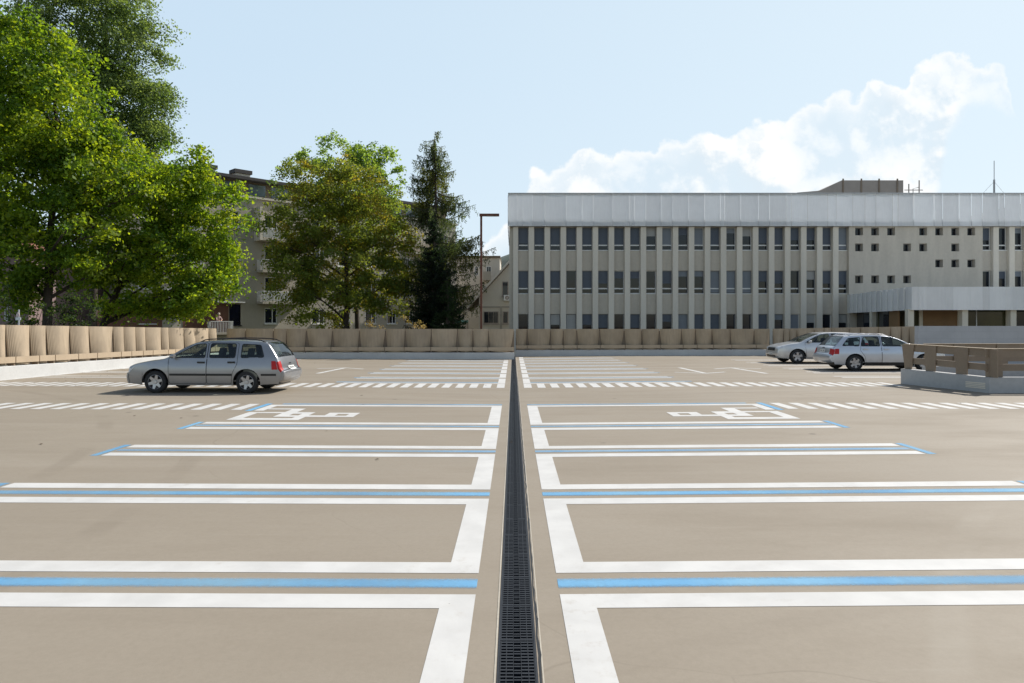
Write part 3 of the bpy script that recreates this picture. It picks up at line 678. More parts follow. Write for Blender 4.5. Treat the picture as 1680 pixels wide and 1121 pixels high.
for s0, s1 in ((6.9, 8.3), (10.2, 11.6), (24, 25.2)):
    c = MB(); c.box(s0, s1, 1.6, 2.6, bz(15.621), bz(16.15)); c.box(s0 - .15, s1 + .15, 1.45, 2.75, bz(16.151), bz(16.5), 1); c.build('chimney', [M['render_pale'], M['roofdark']], ro, local=True)
apt = {}
for (a, b, c, e) in hl:
    key = round(b - a, 2), round(e - c, 2)
    if key not in apt:
        f = MB(); w_, h_ = b - a - .002, e - c - .002; t = .09
        f.box(0, w_, 0, .07, 0, t); f.box(0, w_, 0, .07, h_ - t, h_); f.box(0, t, 0, .07, t, h_ - t); f.box(w_ - t, w_, 0, .07, t, h_ - t); f.box(w_ * .62 - .04, w_ * .62 + .04, .0, .07, t, h_ - t); f.box(-.08, w_ + .08, -.2, -.062, -.08, -.01)
        fo = f.build('window', M['white'] if e - c < 1.8 else M['navy'], None, local=True); fo.parent = ab
        p = MB(); p.box(t, w_ - t, .03, .05, t, h_ - t); p_ = p.build('pane', M['glass'] if e - c < 1.8 else M['navy'], None, local=True); p_.parent = fo
        apt[key] = fo; o = fo
    else: o = copy_of(apt[key], ab)
    o.location = (a + .001, .06, c + .001)
pn = MB(); pn.box(ss(300), ss(375), -.03, -.001, bz(1.0), bz(3.7)); pn.build('brown_panel', M['redbrown'], ab, local=True)
pn = MB(); pn.box(ss(160), ss(203) + 3, -.03, -.001, bz(1.6), bz(3.9)); pn.build('brown_panel', M['redbrown'], ab, local=True)
def balcony(s0, s1, z, dep, railm, solid=False, side=None, infill=None):
    b = MB(); b.box(s0, s1, -dep, -.002, bz(z) - .2, bz(z)); bo = b.build('balcony', M['render'], ab, local=True)
    r = MB(); zt = bz(z) + 1.0
    r.box(s0, s1, -dep, -dep + .05, zt - .05, zt); r.box(s0, s0 + .05, -dep + .051, -.01, zt - .05, zt); r.box(s1 - .05, s1, -dep + .051, -.01, zt - .05, zt)
    x = s0 + .02
    while x < s1: r.box(x, x + .03, -dep + .01, -dep + .04, bz(z), zt - .051); x += .14
    y = -dep + .15
    while y < -.05:
        for xs_ in (s0 + .01, s1 - .04): r.box(xs_, xs_ + .03, y, y + .03, bz(z), zt - .051)
        y += .14
    r.build('railing', railm, bo, local=True)
    if infill:
        f = MB(); f.box(s0 + .03, s1 - .03, -dep + .06, -dep + .08, bz(z) + .08, zt - .12); f.build('infill', infill, bo, local=True)
    if side:
        f = MB(); f.box(s0 - .25, s0 - .003, -dep, -.002, bz(z) - .2, bz(z) + side); f.build('side_wall', M['render_pale'], bo, local=True)
    return bo
pale_inf = plain('pale_balcony_sheet', (.55, .54, .52), .8); gr_inf = plain('greenish_balcony_sheet', (.30, .38, .30), .7)
b0, b1 = ss(421), ss(421) + 4.2
balcony(b0, b1, 9.85, 1.25, M['white'], side=2.9, infill=pale_inf); balcony(b0, b1, 6.9, 1.25, M['white'], infill=plain('yellow_ochre_sheet', (.42, .33, .18), .8)); balcony(b0, b1, 3.95, 1.25, M['white'], infill=pale_inf)
c0, c1 = ss(663), ss(663) + 3.6
for z, inf in ((9.85, None), (6.9, plain('ochre_sheet', (.50, .40, .22), .8)), (3.95, gr_inf)): balcony(c0, c1, z, 1.25, M['rail'], infill=inf)
balcony(ss(339), ss(376), 1.12, .9, M['white'])
for i, (z) in enumerate((3.95, 6.9, 9.85)): balcony(3.2, 6.2, z, 1.2, M['white'], infill=pale_inf)
aw = MB(); aw.box(ss(350), ss(397), -.7, -.002, bz(3.82), bz(3.9)); aw.build('slab_edge', M['white'], ab, local=True)

# person leaning on the low balcony
def person(label, loc, rz):
    root = thing('person', label, 'person', loc, rz)
    J = {'pel': (0, 0, .90), 'sp': (0, -.05, 1.12), 'ch': (0, -.12, 1.32), 'nk': (0, -.17, 1.45), 'hd': (0, -.21, 1.55), 'ht': (0, -.23, 1.68)}
    E = [('pel', 'sp'), ('sp', 'ch'), ('ch', 'nk'), ('nk', 'hd'), ('hd', 'ht')]
    Rd = {'pel': .15, 'sp': .135, 'ch': .15, 'nk': .055, 'hd': .095, 'ht': .075}
    for sg, nme in ((1, 'l'), (-1, 'r')):
        for j, p, r in (('sh', (.18 * sg, -.12, 1.36), .065), ('el', (.25 * sg, -.30, 1.13), .045), ('wr', (.10 * sg, -.46, 1.04), .032), ('ha', (.05 * sg, -.50, 1.03), .036),
                        ('hp', (.09 * sg, 0, .84), .10), ('kn', (.10 * sg, -.03, .48), .065), ('an', (.10 * sg, .03, .09), .042), ('to', (.11 * sg, -.13, .04), .035)):
            J[j + nme] = p; Rd[j + nme] = r
        E += [('ch', 'sh' + nme), ('sh' + nme, 'el' + nme), ('el' + nme, 'wr' + nme), ('wr' + nme, 'ha' + nme), ('pel', 'hp' + nme), ('hp' + nme, 'kn' + nme), ('kn' + nme, 'an' + nme), ('an' + nme, 'to' + nme)]
    ks = list(J); me = bpy.data.meshes.new('person'); me.from_pydata([J[k] for k in ks], [(ks.index(a), ks.index(b)) for a, b in E], [])
    o = bpy.data.objects.new('tmp', me); COL.objects.link(o); md = o.modifiers.new('s', 'SKIN'); md.use_smooth_shade = True
    for i, k in enumerate(ks): me.skin_vertices[0].data[i].radius = (Rd[k], Rd[k] * .85)
    me.skin_vertices[0].data[0].use_root = True
    o.modifiers.new('u', 'SUBSURF').levels = 2
    bpy.context.view_layer.update(); dg = bpy.context.evaluated_depsgraph_get(); nm = bpy.data.meshes.new_from_object(o.evaluated_get(dg)); bpy.data.objects.remove(o)
    nm.materials.clear(); [nm.materials.append(M[k]) for k in ('shirt', 'skin', 'trousers')]
    for p in nm.polygons:
        c_ = p.center; p.material_index = 1 if (c_.z > 1.44 or (c_.y < -.33 and c_.z < 1.25)) else (2 if c_.z < .93 else 0); p.use_smooth = True
    b = bpy.data.objects.new('body', nm); COL.objects.link(b); b.parent = root
    h = MB(); h.lathe([(0, .13), (.06, .12), (.1, .07), (.112, .0), (.105, -.05)], 14, lambda r, a, z: (r * math.cos(a), -.20 + r * math.sin(a), 1.63 + z)); h.build('hair', M['hair'], root, 60, local=True)
    return root
pl = ab.matrix_basis @ Vector((ss(355), -.36, bz(1.12)))
bpy.context.view_layer.update(); pl = ab.matrix_world @ Vector((ss(355), -.36, bz(1.12)))
person('pale haired person leaning on the low white balcony rail of the apartment block', pl, R(45.2))

# ------------------------------------------------------------------ houses behind
def simple_house(name, label, cat, x0, x1, y0, y1, ztop, wall, wins, roof=None, base=-.6):
    root = thing(name, label, cat, (x0, y0, base)); wl = MB(); holed(wl, x0, x1, base, ztop, y0, wins, .14)
    wl.quad((x0, y0, base), (x0, y1, base), (x0, y1, ztop), (x0, y0, ztop)); wl.quad((x1, y0, base), (x1, y1, base), (x1, y1, ztop), (x1, y0, ztop)); wl.quad((x0, y1, base), (x1, y1, base), (x1, y1, ztop), (x0, y1, ztop))
    wl.build('wall', wall, root)
    for a, b, c, e in wins:
        f = MB(); t = .08; y = y0 + .06
        f.box(a + .002, b - .002, y, y + .06, c + .002, c + t); f.box(a + .002, b - .002, y, y + .06, e - t, e - .002); f.box(a + .002, a + t, y, y + .06, c + t, e - t); f.box(b - t, b - .002, y, y + .06, c + t, e - t); f.box((a + b) / 2 - .03, (a + b) / 2 + .03, y, y + .06, c + t, e - t)
        fo = f.build('window', M['white'], root); p = MB(); p.box(a + t, b - t, y + .03, y + .05, c + t, e - t); p.build('pane', M['glass'], fo)
    return root
fb = simple_house('flat_roofed_building', 'pale flat roofed building with a small balcony behind the gabled house', 'building', -9.5, at(820, 400, 90)[0], 90, 100, at(0, 423, 90)[2], M['render_pale'],
                  [(at(798, 0, 90)[0], at(806, 0, 90)[0], at(0, 452, 90)[2], at(0, 437, 90)[2]), (at(779, 0, 90)[0], at(785, 0, 90)[0], at(0, 452, 90)[2], at(0, 437, 90)[2]), (-8.6, -7.3, 4, 5.5), (-8.6, -7.3, 7.2, 8.7)])
r_ = MB(); zt = at(0, 423, 90)[2]; r_.box(-9.8, at(821, 0, 90)[0], 89.7, 100.2, zt + .001, zt + .22); r_.build('roof', M['darkbrown'], fb)
b_ = MB(); q0, q1 = at(793, 458, 90), at(806, 452, 90); b_.box(q0[0], q1[0], 89, 89.99, q0[2] - .2, q0[2]); b_.box(q0[0], q1[0], 89, 89.05, q0[2] + .001, q0[2] + .9); b_.build('balcony', M['render'], fb)
# gabled house
HYY = 75.0; gh = thing('gabled_house', 'cream gabled house with dark windows between the lamp post and the office block', 'house', at(800, 533, HYY))
e0, pk = at(766, 509, HYY), at(847, 420, HYY); er = (2 * pk[0] - e0[0], HYY, e0[2])
xl = at(786, 0, HYY)[0]; zl = e0[2] + (pk[2] - e0[2]) * (xl - e0[0]) / (pk[0] - e0[0])
xr = 2 * pk[0] - xl
wl = MB(); wl.add([(xl, HYY, -.6), (xr, HYY, -.6), (xr, HYY, zl - .1), (pk[0], HYY, pk[2] - .1), (xl, HYY, zl - .1)], [(0, 1, 2, 3, 4)]); wl.quad((xl, HYY, -.6), (xl, HYY + 10, -.6), (xl, HYY + 10, zl - .1), (xl, HYY, zl - .1)); wl.quad((xr, HYY, -.6), (xr, HYY + 10, -.6), (xr, HYY + 10, zl - .1), (xr, HYY, zl - .1))
wl.build('wall', plain('cream_wall', (.56, .52, .44), .9, var=.08, scale=.5), gh)
ld = MB(); zq = at(0, 504, HYY)[2]; ld.box(xl, xr, HYY - .06, HYY - .002, zq - .08, zq + .08); qx = at(822, 0, HYY)[0]; ld.box(qx - .1, qx + .1, HYY - .05, HYY - .001, -.6, zq - .081); ld.build('ledge', plain('wall_trim', (.34, .315, .27), .9), gh)
rf = MB()
for sx in (e0, er):
    rf.prism([(sx[0], HYY - .7, sx[2]), (pk[0], HYY - .7, pk[2]), (pk[0], HYY - .7, pk[2] + .28), (sx[0], HYY - .7, sx[2] + .28)], (0, 0, 0), (0, 11.5, 0))
rf.build('roof', M['pent'], gh)
vg = MB(); vg.prism([(e0[0], HYY - .74, e0[2] + .05), (pk[0], HYY - .74, pk[2] + .05), (pk[0], HYY - .74, pk[2] + .3), (e0[0], HYY - .74, e0[2] + .3)], (0, 0, 0), (0, .035, 0)); vg.build('verge_board', M['render_pale'], gh)
for p0, p1, q0, q1 in ((824, 834, 462, 486), (793.5, 818, 511, 531), (825, 834, 511, 531)):
    a, b = at(p0, q1, HYY), at(p1, q0, HYY); f = MB(); f.box(a[0], b[0], HYY - .05, HYY - .003, a[2], b[2]); f.box(a[0] - .07, b[0] + .07, HYY - .12, HYY - .051, a[2] - .12, a[2] - .02)
    fo = f.build('window', M['pent'], gh); p = MB(); nsp = 3 if p1 - p0 > 15 else 1; wd = (b[0] - a[0] - .1) / nsp
    for k in range(nsp): p.box(a[0] + .07 + k * wd, a[0] + .07 + k * wd + wd - .05, HYY - .07, HYY - .051, a[2] + .08, b[2] - .08)
    p.build('pane', M['glass'], fo)
ac = MB(); q = at(832, 489, HYY); ac.box(q[0] - .35, q[0] + .45, HYY - .45, HYY - .06, q[2] - .3, q[2] + .3); ac.lathe([(.05, 0), (.22, 0), (.22, .02)], 14, lambda r, a, h: (q[0] + r * math.cos(a), HYY - .452 - h, q[2] + r * math.sin(a)), 1)
tag(ac.build('air_conditioner', [M['white'], M['pent']]), 'small white air conditioner on the wall of the gabled house', 'air conditioner')
pk_ = simple_house('mauve_building', 'mauve plastered building with a red tiled roof at the edge behind the trees', 'building', -62, at(47, 0, 52)[0], 52, 62, 7.2, M['pink'],
                   [(at(6, 0, 52)[0], at(16, 0, 52)[0], at(0, 527, 52)[2], at(0, 488, 52)[2])] + [(-60 + i * 3.4, -58.6 + i * 3.4, z, z + 1.6) for i in range(6) for z in (4.4,) if -58 + i * 3.4 < at(40, 0, 52)[0]])
r_ = MB(); x0, x1 = -62.5, at(47, 0, 52)[0] + .5
r_.add([(x0, 51.3, 7.1), (x1, 51.3, 7.1), (x1, 62.7, 7.1), (x0, 62.7, 7.1), (x0 + 4, 57, 9.6), (x1 - 4, 57, 9.6)], [(0, 1, 5, 4), (1, 2, 5), (2, 3, 4, 5), (3, 0, 4), (3, 2, 1, 0)]); r_.build('roof', M['tiles'], pk_)
# small things behind the parapets
sp = thing('road_sign', 'small pale road sign on a thin post behind the sunlit parapet', 'sign', (at(31, 0, 27)[0], 27, -.6))
q = at(31, 523, 27); m_ = MB(); m_.tube([(q[0], 27, -.6), (q[0], 27, q[2] + .35)], .028, 8); m_.build('post', M['alu'], sp)
m_ = MB(); m_.box(q[0] - .10, q[0] + .10, 26.955, 26.97, q[2] - .06, q[2] + .05); m_.build('plate', M['white'], sp)
m_ = MB(); m_.prism([(q[0] - .08, 26.95, q[2] + .06), (q[0] + .07, 26.95, q[2] + .08), (q[0] + .04, 26.95, q[2] + .2), (q[0] - .01, 26.95, q[2] + .24), (q[0] - .07, 26.95, q[2] + .17)], (0, 0, 0), (0, .015, 0)); m_.build('top_plate', plain('pinkish_plate', (.66, .52, .5), .6), sp)
lp = thing('street_lamp', 'tall thin rusty brown lamp post with one flat arm beside the larch', 'street lamp', (at(789.5, 0, 40)[0], 40.0, -.6))
q = at(789.5, 355, 40); m_ = MB(); m_.box(q[0] - .06, q[0] + .06, 39.94, 40.06, -.6, q[2]); m_.box(q[0] - .16, q[0] + .16, 39.84, 40.16, -.6, -.56); m_.build('pole', M['rust'], lp)
m_ = MB(); x1 = at(819, 0, 40)[0]; m_.box(q[0] - .10, x1, 39.9, 40.1, q[2] + .001, q[2] + .14); m_.build('lamp_arm', M['rust'], lp)
m_ = MB(); m_.box(q[0] + .3, x1 - .08, 39.93, 40.07, q[2] - .012, q[2]); m_.build('lamp_lens', M['lens'], lp)
gw = thing('green_canopy', 'small green corrugated canopy below the larch beside the gabled house', 'canopy', (at(755, 0, 60)[0], 60, -.6))
a, b = at(745, 531, 60), at(767, 527, 60); m_ = MB()
m_.grid(lambda u, v: (a[0] + (b[0] - a[0]) * u, 60 + 1.4 * v, 1.95 + .25 * v + .035 * math.sin(u * 44)), lin(0, 1, 40), [0, 1]); m_.build('sheet_roof', M['green'], gw)
for xq in (a[0] + .05, b[0] - .05):
    for yq in (60.05, 61.35): m_ = MB(); m_.tube([(xq, yq, -.6), (xq, yq, 1.95)], .03, 6); m_.build('post', M['brown'], gw)

# hills
h = MB(); xs = lin(-900, 700, 81)
def hz(x): return 82 + 26 * math.exp(-((x - 120) / 260) ** 2) + 6 * math.sin(x * .021) + 3 * math.sin(x * .083 + 1) - 30 * (x < -60) * min(1, (-60 - x) / 200)
h.grid(lambda u, v: (u + random.uniform(-3, 3), 760 + 260 * v, -1 + (hz(u) * (1 - (1 - v) ** 2)) + random.uniform(-1.2, 1.2) * (v > 0)), xs, lin(0, 1, 14)); struct(h.build('hills', M['hill'], None, 60))

# ------------------------------------------------------------------ trees
def leaves(name, cen, nrm, size, cols, mat, parent, aspect=.62):
    N = len(cen); nrm = nrm / (np.linalg.norm(nrm, axis=1, keepdims=True) + 1e-6)
    t = np.cross(nrm, rng.normal(size=(N, 3))); t /= np.linalg.norm(t, axis=1, keepdims=True) + 1e-6; b = np.cross(nrm, t)
    L = (size * rng.uniform(.65, 1.3, N))[:, None]; w = L * aspect
    off = np.array(parent.location)
    V = np.stack([cen - t * L / 2, cen + b * w / 2 - nrm * L * .12 + t * L * .05, cen + t * L / 2, cen - b * w / 2 - nrm * L * .12 + t * L * .05], 1).reshape(-1, 3) - off
    me = bpy.data.meshes.new(name); me.vertices.add(4 * N); me.vertices.foreach_set('co', V.astype(np.float32).ravel())
    me.loops.add(4 * N); me.loops.foreach_set('vertex_index', np.arange(4 * N, dtype=np.int32))
    me.polygons.add(N); me.polygons.foreach_set('loop_start', np.arange(0, 4 * N, 4, dtype=np.int32))
    a = me.color_attributes.new('tint', 'FLOAT_COLOR', 'POINT'); c4 = np.ones((4 * N, 4), np.float32); c4[:, :3] = np.repeat(cols, 4, 0); a.data.foreach_set('color', c4.ravel())
    me.materials.append(mat); me.update(calc_edges=True); me.validate()
    o = bpy.data.objects.new(name, me); COL.objects.link(o); o.parent = parent; return o
from mathutils import noise as mnoise
def crown_points(lobes, Y, clumps_k, per, crad, dr=.85, gap=.0):
    cs, ns = [], []; k = Y / F; sc = 1 / (crad * 1.9)
    for (px, py, rx, ry, *dens) in lobes:
        c = np.array(at(px, py, Y)); r = np.array([rx * k * 1.07, dr * (rx * k), ry * k * 1.07]); dn = dens[0] if dens else 1.
        c[1] += rng.uniform(-.25, .25) * r[1]
        n = max(5, int(clumps_k * dn * (r[0] * r[2]) / (crad * crad)))
        while n > 0:
            d = rng.normal(size=3); d /= np.linalg.norm(d); rad = rng.uniform(.12, 1) ** .45
            rad *= 1 + .42 * mnoise.noise(Vector(d * 2.1 + c)) + .16 * mnoise.noise(Vector(d * 5 + c))
            p = c + d * rad * r; n -= 1
            if mnoise.noise(Vector(p * sc)) < gap - .04: continue
            cs.append(p); ns.append(d)
            if rng.random() < .16:                       # a sprig that sticks out
                cs.append(c + d * (rad + .14) * r); ns.append(d)
    C, D = np.array(cs), np.array(ns); n = len(C)
    sz = rng.uniform(.5, 1.3, n) * crad
    cnt = np.maximum(6, (per * (sz / crad) ** 1.6)).astype(int)
    idx = np.repeat(np.arange(n), cnt)
    g = rng.normal(size=(len(idx), 3)) * .48; P = C[idx] + g * (sz[idx][:, None] * np.array([1, 1, .55]))
    P[:, 2] -= .35 * sz[idx] * (g[:, 0] ** 2 + g[:, 1] ** 2)
    Nn = D[idx] * .35 + np.array([0, 0, .55]) + rng.normal(size=(len(idx), 3)) * .75
    return C, P, Nn, idx, n
def tree(name, label, base, Y, trunk, lobes, clumps_k, per, crad, size, cols, mat, n_br=26, group=None, tr=.22, lean=None, dr=.85, aspect=.62):
    b = at(trunk, 533, Y); root = thing(name, label, 'tree', (b[0], Y, -.6), 0, group)
    C, P, Nn, idx, n = crown_points(lobes, Y, clumps_k, per, crad, dr)
    base_c = np.array([cols[i] for i in rng.choice(len(cols), n, p=None)]); cc = base_c[idx] * rng.uniform(.85, 1.15, (len(idx), 1)) * 1.27
    leaves('crown', P, Nn, size, cc, mat, root, aspect)
    top = np.array(C[:, 2]).max(); low = C[:, 2].min(); cm = C.mean(0)
    tb = MB(); p0 = Vector((b[0], Y, -.6)); lx = cm[0] if lean is None else at(lean, 0, Y)[0]
    path = [p0, Vector((b[0] + .05, Y, 1.2)), Vector((b[0] * .7 + lx * .3, Y + .5, 1.2 + (top - 1.2) * .3)), Vector((b[0] * .35 + lx * .65, Y + 1.2, 1.2 + (top - 1.2) * .62)), Vector((lx, Y + 1.2, top - 1.6))]
    fine = []
    for i in range(len(path) - 1):
        for j in range(5): fine.append(path[i].lerp(path[i + 1], j / 5) + Vector((random.uniform(-.05, .05), random.uniform(-.05, .05), 0)))
    fine.append(path[-1]); nn = len(fine); tb.tube(fine, [tr * (1.25 if i == 0 else 1) * (1 - .9 * i / nn) + .02 for i in range(nn)], 10)
    for k in rng.choice(n, min(n_br, n), replace=False):
        e = Vector(C[k]); zz = max(1.6, min(e.z - .8 - .35 * (e - p0).xy.length, top - 1.5)); j = min(range(nn), key=lambda q: abs(fine[q].z - zz)); s = fine[j]
        m = s.lerp(e, .5) + Vector((random.uniform(-.3, .3), random.uniform(-.3, .3), random.uniform(.0, .6))); r0 = max(.03, tr * (1 - .9 * j / nn) * .5)
        q = [s, s.lerp(m, .5) + Vector((0, 0, .08)), m, m.lerp(e, .5) + Vector((0, 0, .1)), e]; tb.tube(q, [r0, r0 * .8, r0 * .55, r0 * .38, .012], 6)
        for _ in range(2):
            kk = np.argsort(((C - np.array(e)) ** 2).sum(1))[rng.integers(1, min(8, n))]; tb.tube([m, m.lerp(Vector(C[kk]), .5) + Vector((0, 0, .15)), Vector(C[kk])], [r0 * .4, r0 * .25, .01], 5)
    tb.build('trunk', M['bark'], root, 60)
    return root
bright = [(.075, .128, .015), (.09, .148, .017), (.055, .105, .017), (.11, .162, .016), (.042, .085, .015), (.115, .16, .02)]
bright2 = [(.085, .142, .015), (.11, .165, .017), (.065, .12, .017), (.115, .17, .02), (.05, .10, .016), (.125, .165, .02)]
darkg = [(.075, .115, .045), (.09, .135, .055), (.11, .155, .07), (.065, .105, .04)]
chest = [(.105, .14, .03), (.12, .15, .035), (.09, .125, .03), (.15, .15, .03), (.12, .15, .03), (.115, .155, .035), (.18, .155, .03), (.10, .125, .03), (.12, .16, .03)]
lind = [(.075, .13, .045), (.09, .15, .05), (.105, .17, .06)]
tree('maple_tree', 'bright green maple at the picture edge, its trunk behind the road sign', None, 32, 75,
     [(50, 110, 95, 70), (-40, 170, 120, 120), (95, 200, 105, 85), (60, 290, 130, 90), (150, 290, 95, 80), (-60, 330, 130, 100), (30, 390, 130, 55, .55), (130, 395, 90, 50, .7), (-30, 455, 100, 40, .5), (110, 440, 65, 36, .6), (20, 455, 60, 40, .7), (45, 485, 60, 26, .6), (-20, 490, 50, 30, .6), (10, 60, 60, 40)],
     13.5, 54, .60, .185, bright, M['leaf'], 34, tr=.25, lean=60)
tree('young_maple_tree', 'yellow green maple whose low branches hang in front of the apartment block', None, 35, 160,
     [(215, 320, 85, 80), (285, 320, 75, 65), (340, 350, 55, 70), (350, 420, 45, 70), (270, 410, 95, 75), (320, 470, 65, 40), (205, 435, 75, 45), (255, 495, 55, 28, .8), (150, 430, 50, 40, .7), (195, 478, 60, 32, .7), (352, 465, 42, 26), (322, 262, 22, 24, .8), (370, 320, 25, 20, .7), (290, 505, 50, 14, .6)],
     12.5, 50, .56, .185, bright2, M['leaf'], 30, tr=.2, lean=270)
tree('poplar_tree', 'tall dark green tree rising above the bright maples to the top of the picture', None, 46, 150,
     [(140, -70, 100, 80), (150, 40, 110, 80), (205, 75, 70, 75), (235, 170, 55, 70), (180, 160, 90, 90), (80, 40, 90, 90), (255, 240, 38, 45), (190, 250, 80, 70), (260, 110, 25, 40, .6), (100, 150, 80, 80, .7), (225, 40, 20, 25, .7)],
     12.5, 62, .72, .175, darkg, M['leaf_dull'], 34, tr=.3, lean=160)
tree('chestnut_tree', 'broad olive green chestnut tree with browning leaves in front of the apartment block', None, 55, 568,
     [(555, 320, 85, 60), (495, 375, 60, 75), (600, 360, 65, 75), (550, 440, 100, 75), (645, 420, 38, 60), (668, 450, 22, 45, .6), (488, 455, 40, 52), (620, 485, 55, 38), (462, 425, 26, 30, .35), (520, 500, 60, 35, .8), (565, 270, 40, 30, .7), (456, 345, 22, 22, .35), (500, 290, 35, 40, .7)],
     10.5, 52, .68, .215, chest, M['leaf_dull'], 40, tr=.26, lean=560)
tree('linden_tree', 'fresh green linden rising behind the top of the browning chestnut', None, 62, 585,
     [(540, 270, 32, 45), (538, 233, 11, 20), (600, 275, 38, 40), (640, 300, 22, 55), (500, 268, 14, 25), (590, 248, 16, 18), (628, 258, 14, 20), (570, 320, 70, 60), (645, 350, 18, 35), (465, 300, 18, 22, .6)],
     7.5, 44, .62, .24, lind, M['leaf'], 24, tr=.24, lean=580)
# larch with hanging twigs
def conifer(name, label, Y, px, ytop, prof, nbr, hang, dens, cols, size, droop, low=1.0):
    b = at(px, 533, Y); ztop = at(px, ytop, Y)[2]; root = thing(name, label, 'tree', (b[0], Y, -.6)); k = Y / F
    tb = MB(); fine = [Vector((b[0] + .06 * math.sin(i * .9), Y, -.6 + (ztop - .1) * i / 12)) for i in range(13)]; tb.tube(fine, [.24 * (1 - i / 12.5) + .012 for i in range(13)], 9)
    P, Nn, Cc = [], [], []
    for i in range(nbr):
        f = rng.uniform(0, 1) ** .85; z = low + (ztop - low) * (1 - f) ; yy = HY - (z - H) / k
        rl, rr = np.interp(yy, [p[0] for p in prof], [p[1] for p in prof]) * k, np.interp(yy, [p[0] for p in prof], [p[2] for p in prof]) * k
        a = rng.uniform(0, 2 * math.pi); rmax = (rr if math.cos(a) > 0 else rl) * rng.uniform(.7, 1.3); dirv = Vector((math.cos(a), math.sin(a), 0))
        s = Vector((b[0], Y, z)); pts = []
        for j in range(7):
            q = j / 6; pts.append(s + dirv * rmax * q + Vector((0, 0, -droop * rmax * math.sin(q * 2.3) + .10 * rmax * q * q)))
        tb.tube(pts, [.035 * (1 - j / 7) * min(1, rmax / 2) + .008 for j in range(7)], 5)
        c0 = np.array(cols[rng.integers(len(cols))])
        for h_ in range(max(3, int(dens * rmax))):
            q = rng.uniform(.12, 1.0); j = min(5, int(q * 6)); p = pts[j].lerp(pts[j + 1], q * 6 - j); Lh = hang * rng.uniform(.3, 1.1) * (1.15 - .5 * q) * min(1, .4 + rmax / 2.5)
            m = max(2, int(Lh / (size * .42))); sd = Vector((rng.normal() * .25, rng.normal() * .25, 0))
            for g_ in range(m):
                e = p + sd * (g_ / m) * .6 + Vector((rng.normal() * .05, rng.normal() * .05, -Lh * g_ / m)); P.append(e); Nn.append((rng.normal(), rng.normal(), rng.normal() * .35)); Cc.append(c0 * rng.uniform(.7, 1.3))
    tb.build('trunk', M['bark'], root, 60)
    leaves('crown', np.array([tuple(p) for p in P]), np.array(Nn), size, np.array(Cc), M['needle'], root, .32)
    return root
conifer('larch_tree', 'tall feathery larch with drooping twigs beside the lamp post', 55, 714, 210, [(200, 8, 8), (222, 18, 17), (250, 28, 24), (300, 42, 44), (370, 50, 72), (450, 46, 82), (533, 36, 66)], 165, 1.25, 12.5, [(.075, .10, .045), (.095, .11, .035), (.06, .09, .05), (.11, .12, .03)], .19, .18, 3.5)
conifer('spruce_tree', 'dense dark spruce in front of the foot of the larch', 51, 712, 352, [(345, 3, 3), (400, 18, 18), (460, 30, 34), (533, 40, 46)], 300, .5, 26, [(.014, .028, .014), (.02, .036, .016), (.012, .022, .013)], .2, .3, .2)
conifer('small_spruce_tree', 'small green spruce low in front of the dark spruce', 49, 735, 452, [(440, 3, 3), (480, 14, 14), (533, 26, 30)], 110, .35, 26, [(.025, .05, .018), (.03, .055, .02)], .18, .25, .2)
def shrub(label, px, Y, lob, cols, size, per=40, ck=2.2):
    b = at(px, 533, Y); root = thing('shrub', label, 'shrub', (b[0], Y, -.6)); C, P, Nn, idx, n = crown_points(lob, Y, ck, per, .3)
    cc = np.array([cols[i] for i in rng.choice(len(cols), n)])[idx] * rng.uniform(.7, 1.3, (len(idx), 1)); leaves('foliage', P, Nn, size, cc, M['leaf_dull'], root)
    tb = MB()
    for k in range(min(n, 14)): tb.tube([(b[0], Y, -.6), (b[0] * .5 + C[k][0] * .5, Y, -.6 + .55 * (C[k][2] + .6)), tuple(C[k])], [.025, .018, .008], 5)
    tb.build('stems', M['bark'], root, 60); return root
darkg2 = [(.04, .07, .025), (.05, .085, .03), (.032, .055, .02)]
dry = [(.20, .15, .10), (.26, .2, .14), (.16, .13, .07)]
shrub('dry tan shrub just above the parapet below the chestnut tree', 622, 40, [(615, 532, 18, 10), (640, 535, 14, 8)], dry, .1)
shrub('dry straw coloured shrub above the parapet between chestnut and spruce', 677, 40.5, [(672, 527, 12, 12), (690, 533, 14, 10)], dry, .1)
shrub('dark green shrub above the sunlit parapet beside the first maple trunk', 45, 29, [(35, 500, 40, 28), (95, 508, 38, 24), (15, 520, 34, 16)], darkg2, .12, 44, 2.0)
shrub('dark green shrub between the two maple trunks', 115, 30, [(118, 505, 34, 28), (135, 518, 24, 16)], darkg2, .12, 44, 2.0)

# ------------------------------------------------------------------ cars
def inpoly(x, y, P):
    c = False; j = len(P) - 1
    for i in range(len(P)):
        if (P[i][1] > y) != (P[j][1] > y) and x < (P[j][0] - P[i][0]) * (y - P[i][1]) / (P[j][1] - P[i][1]) + P[i][0]: c = not c
        j = i
    return c
def dens(P, st=.06):
    out = []
    for i in range(len(P)):
        a, b = Vector(P[i]), Vector(P[(i + 1) % len(P)]); n = max(1, int((b - a).length / st))
        out += [tuple(a.lerp(b, k / n)) for k in range(n)]
    return out
def roundp(P, r=.05):
    out = []
    for i in range(len(P)):
        p, a, b = Vector(P[i]), Vector(P[i - 1]), Vector(P[(i + 1) % len(P)])
        q0 = p + (a - p).normalized() * min(r, (a - p).length * .4); q1 = p + (b - p).normalized() * min(r, (b - p).length * .4)
        out += [tuple(q0), tuple((q0 + p * 2 + q1) / 4), tuple(q1)]
    return out
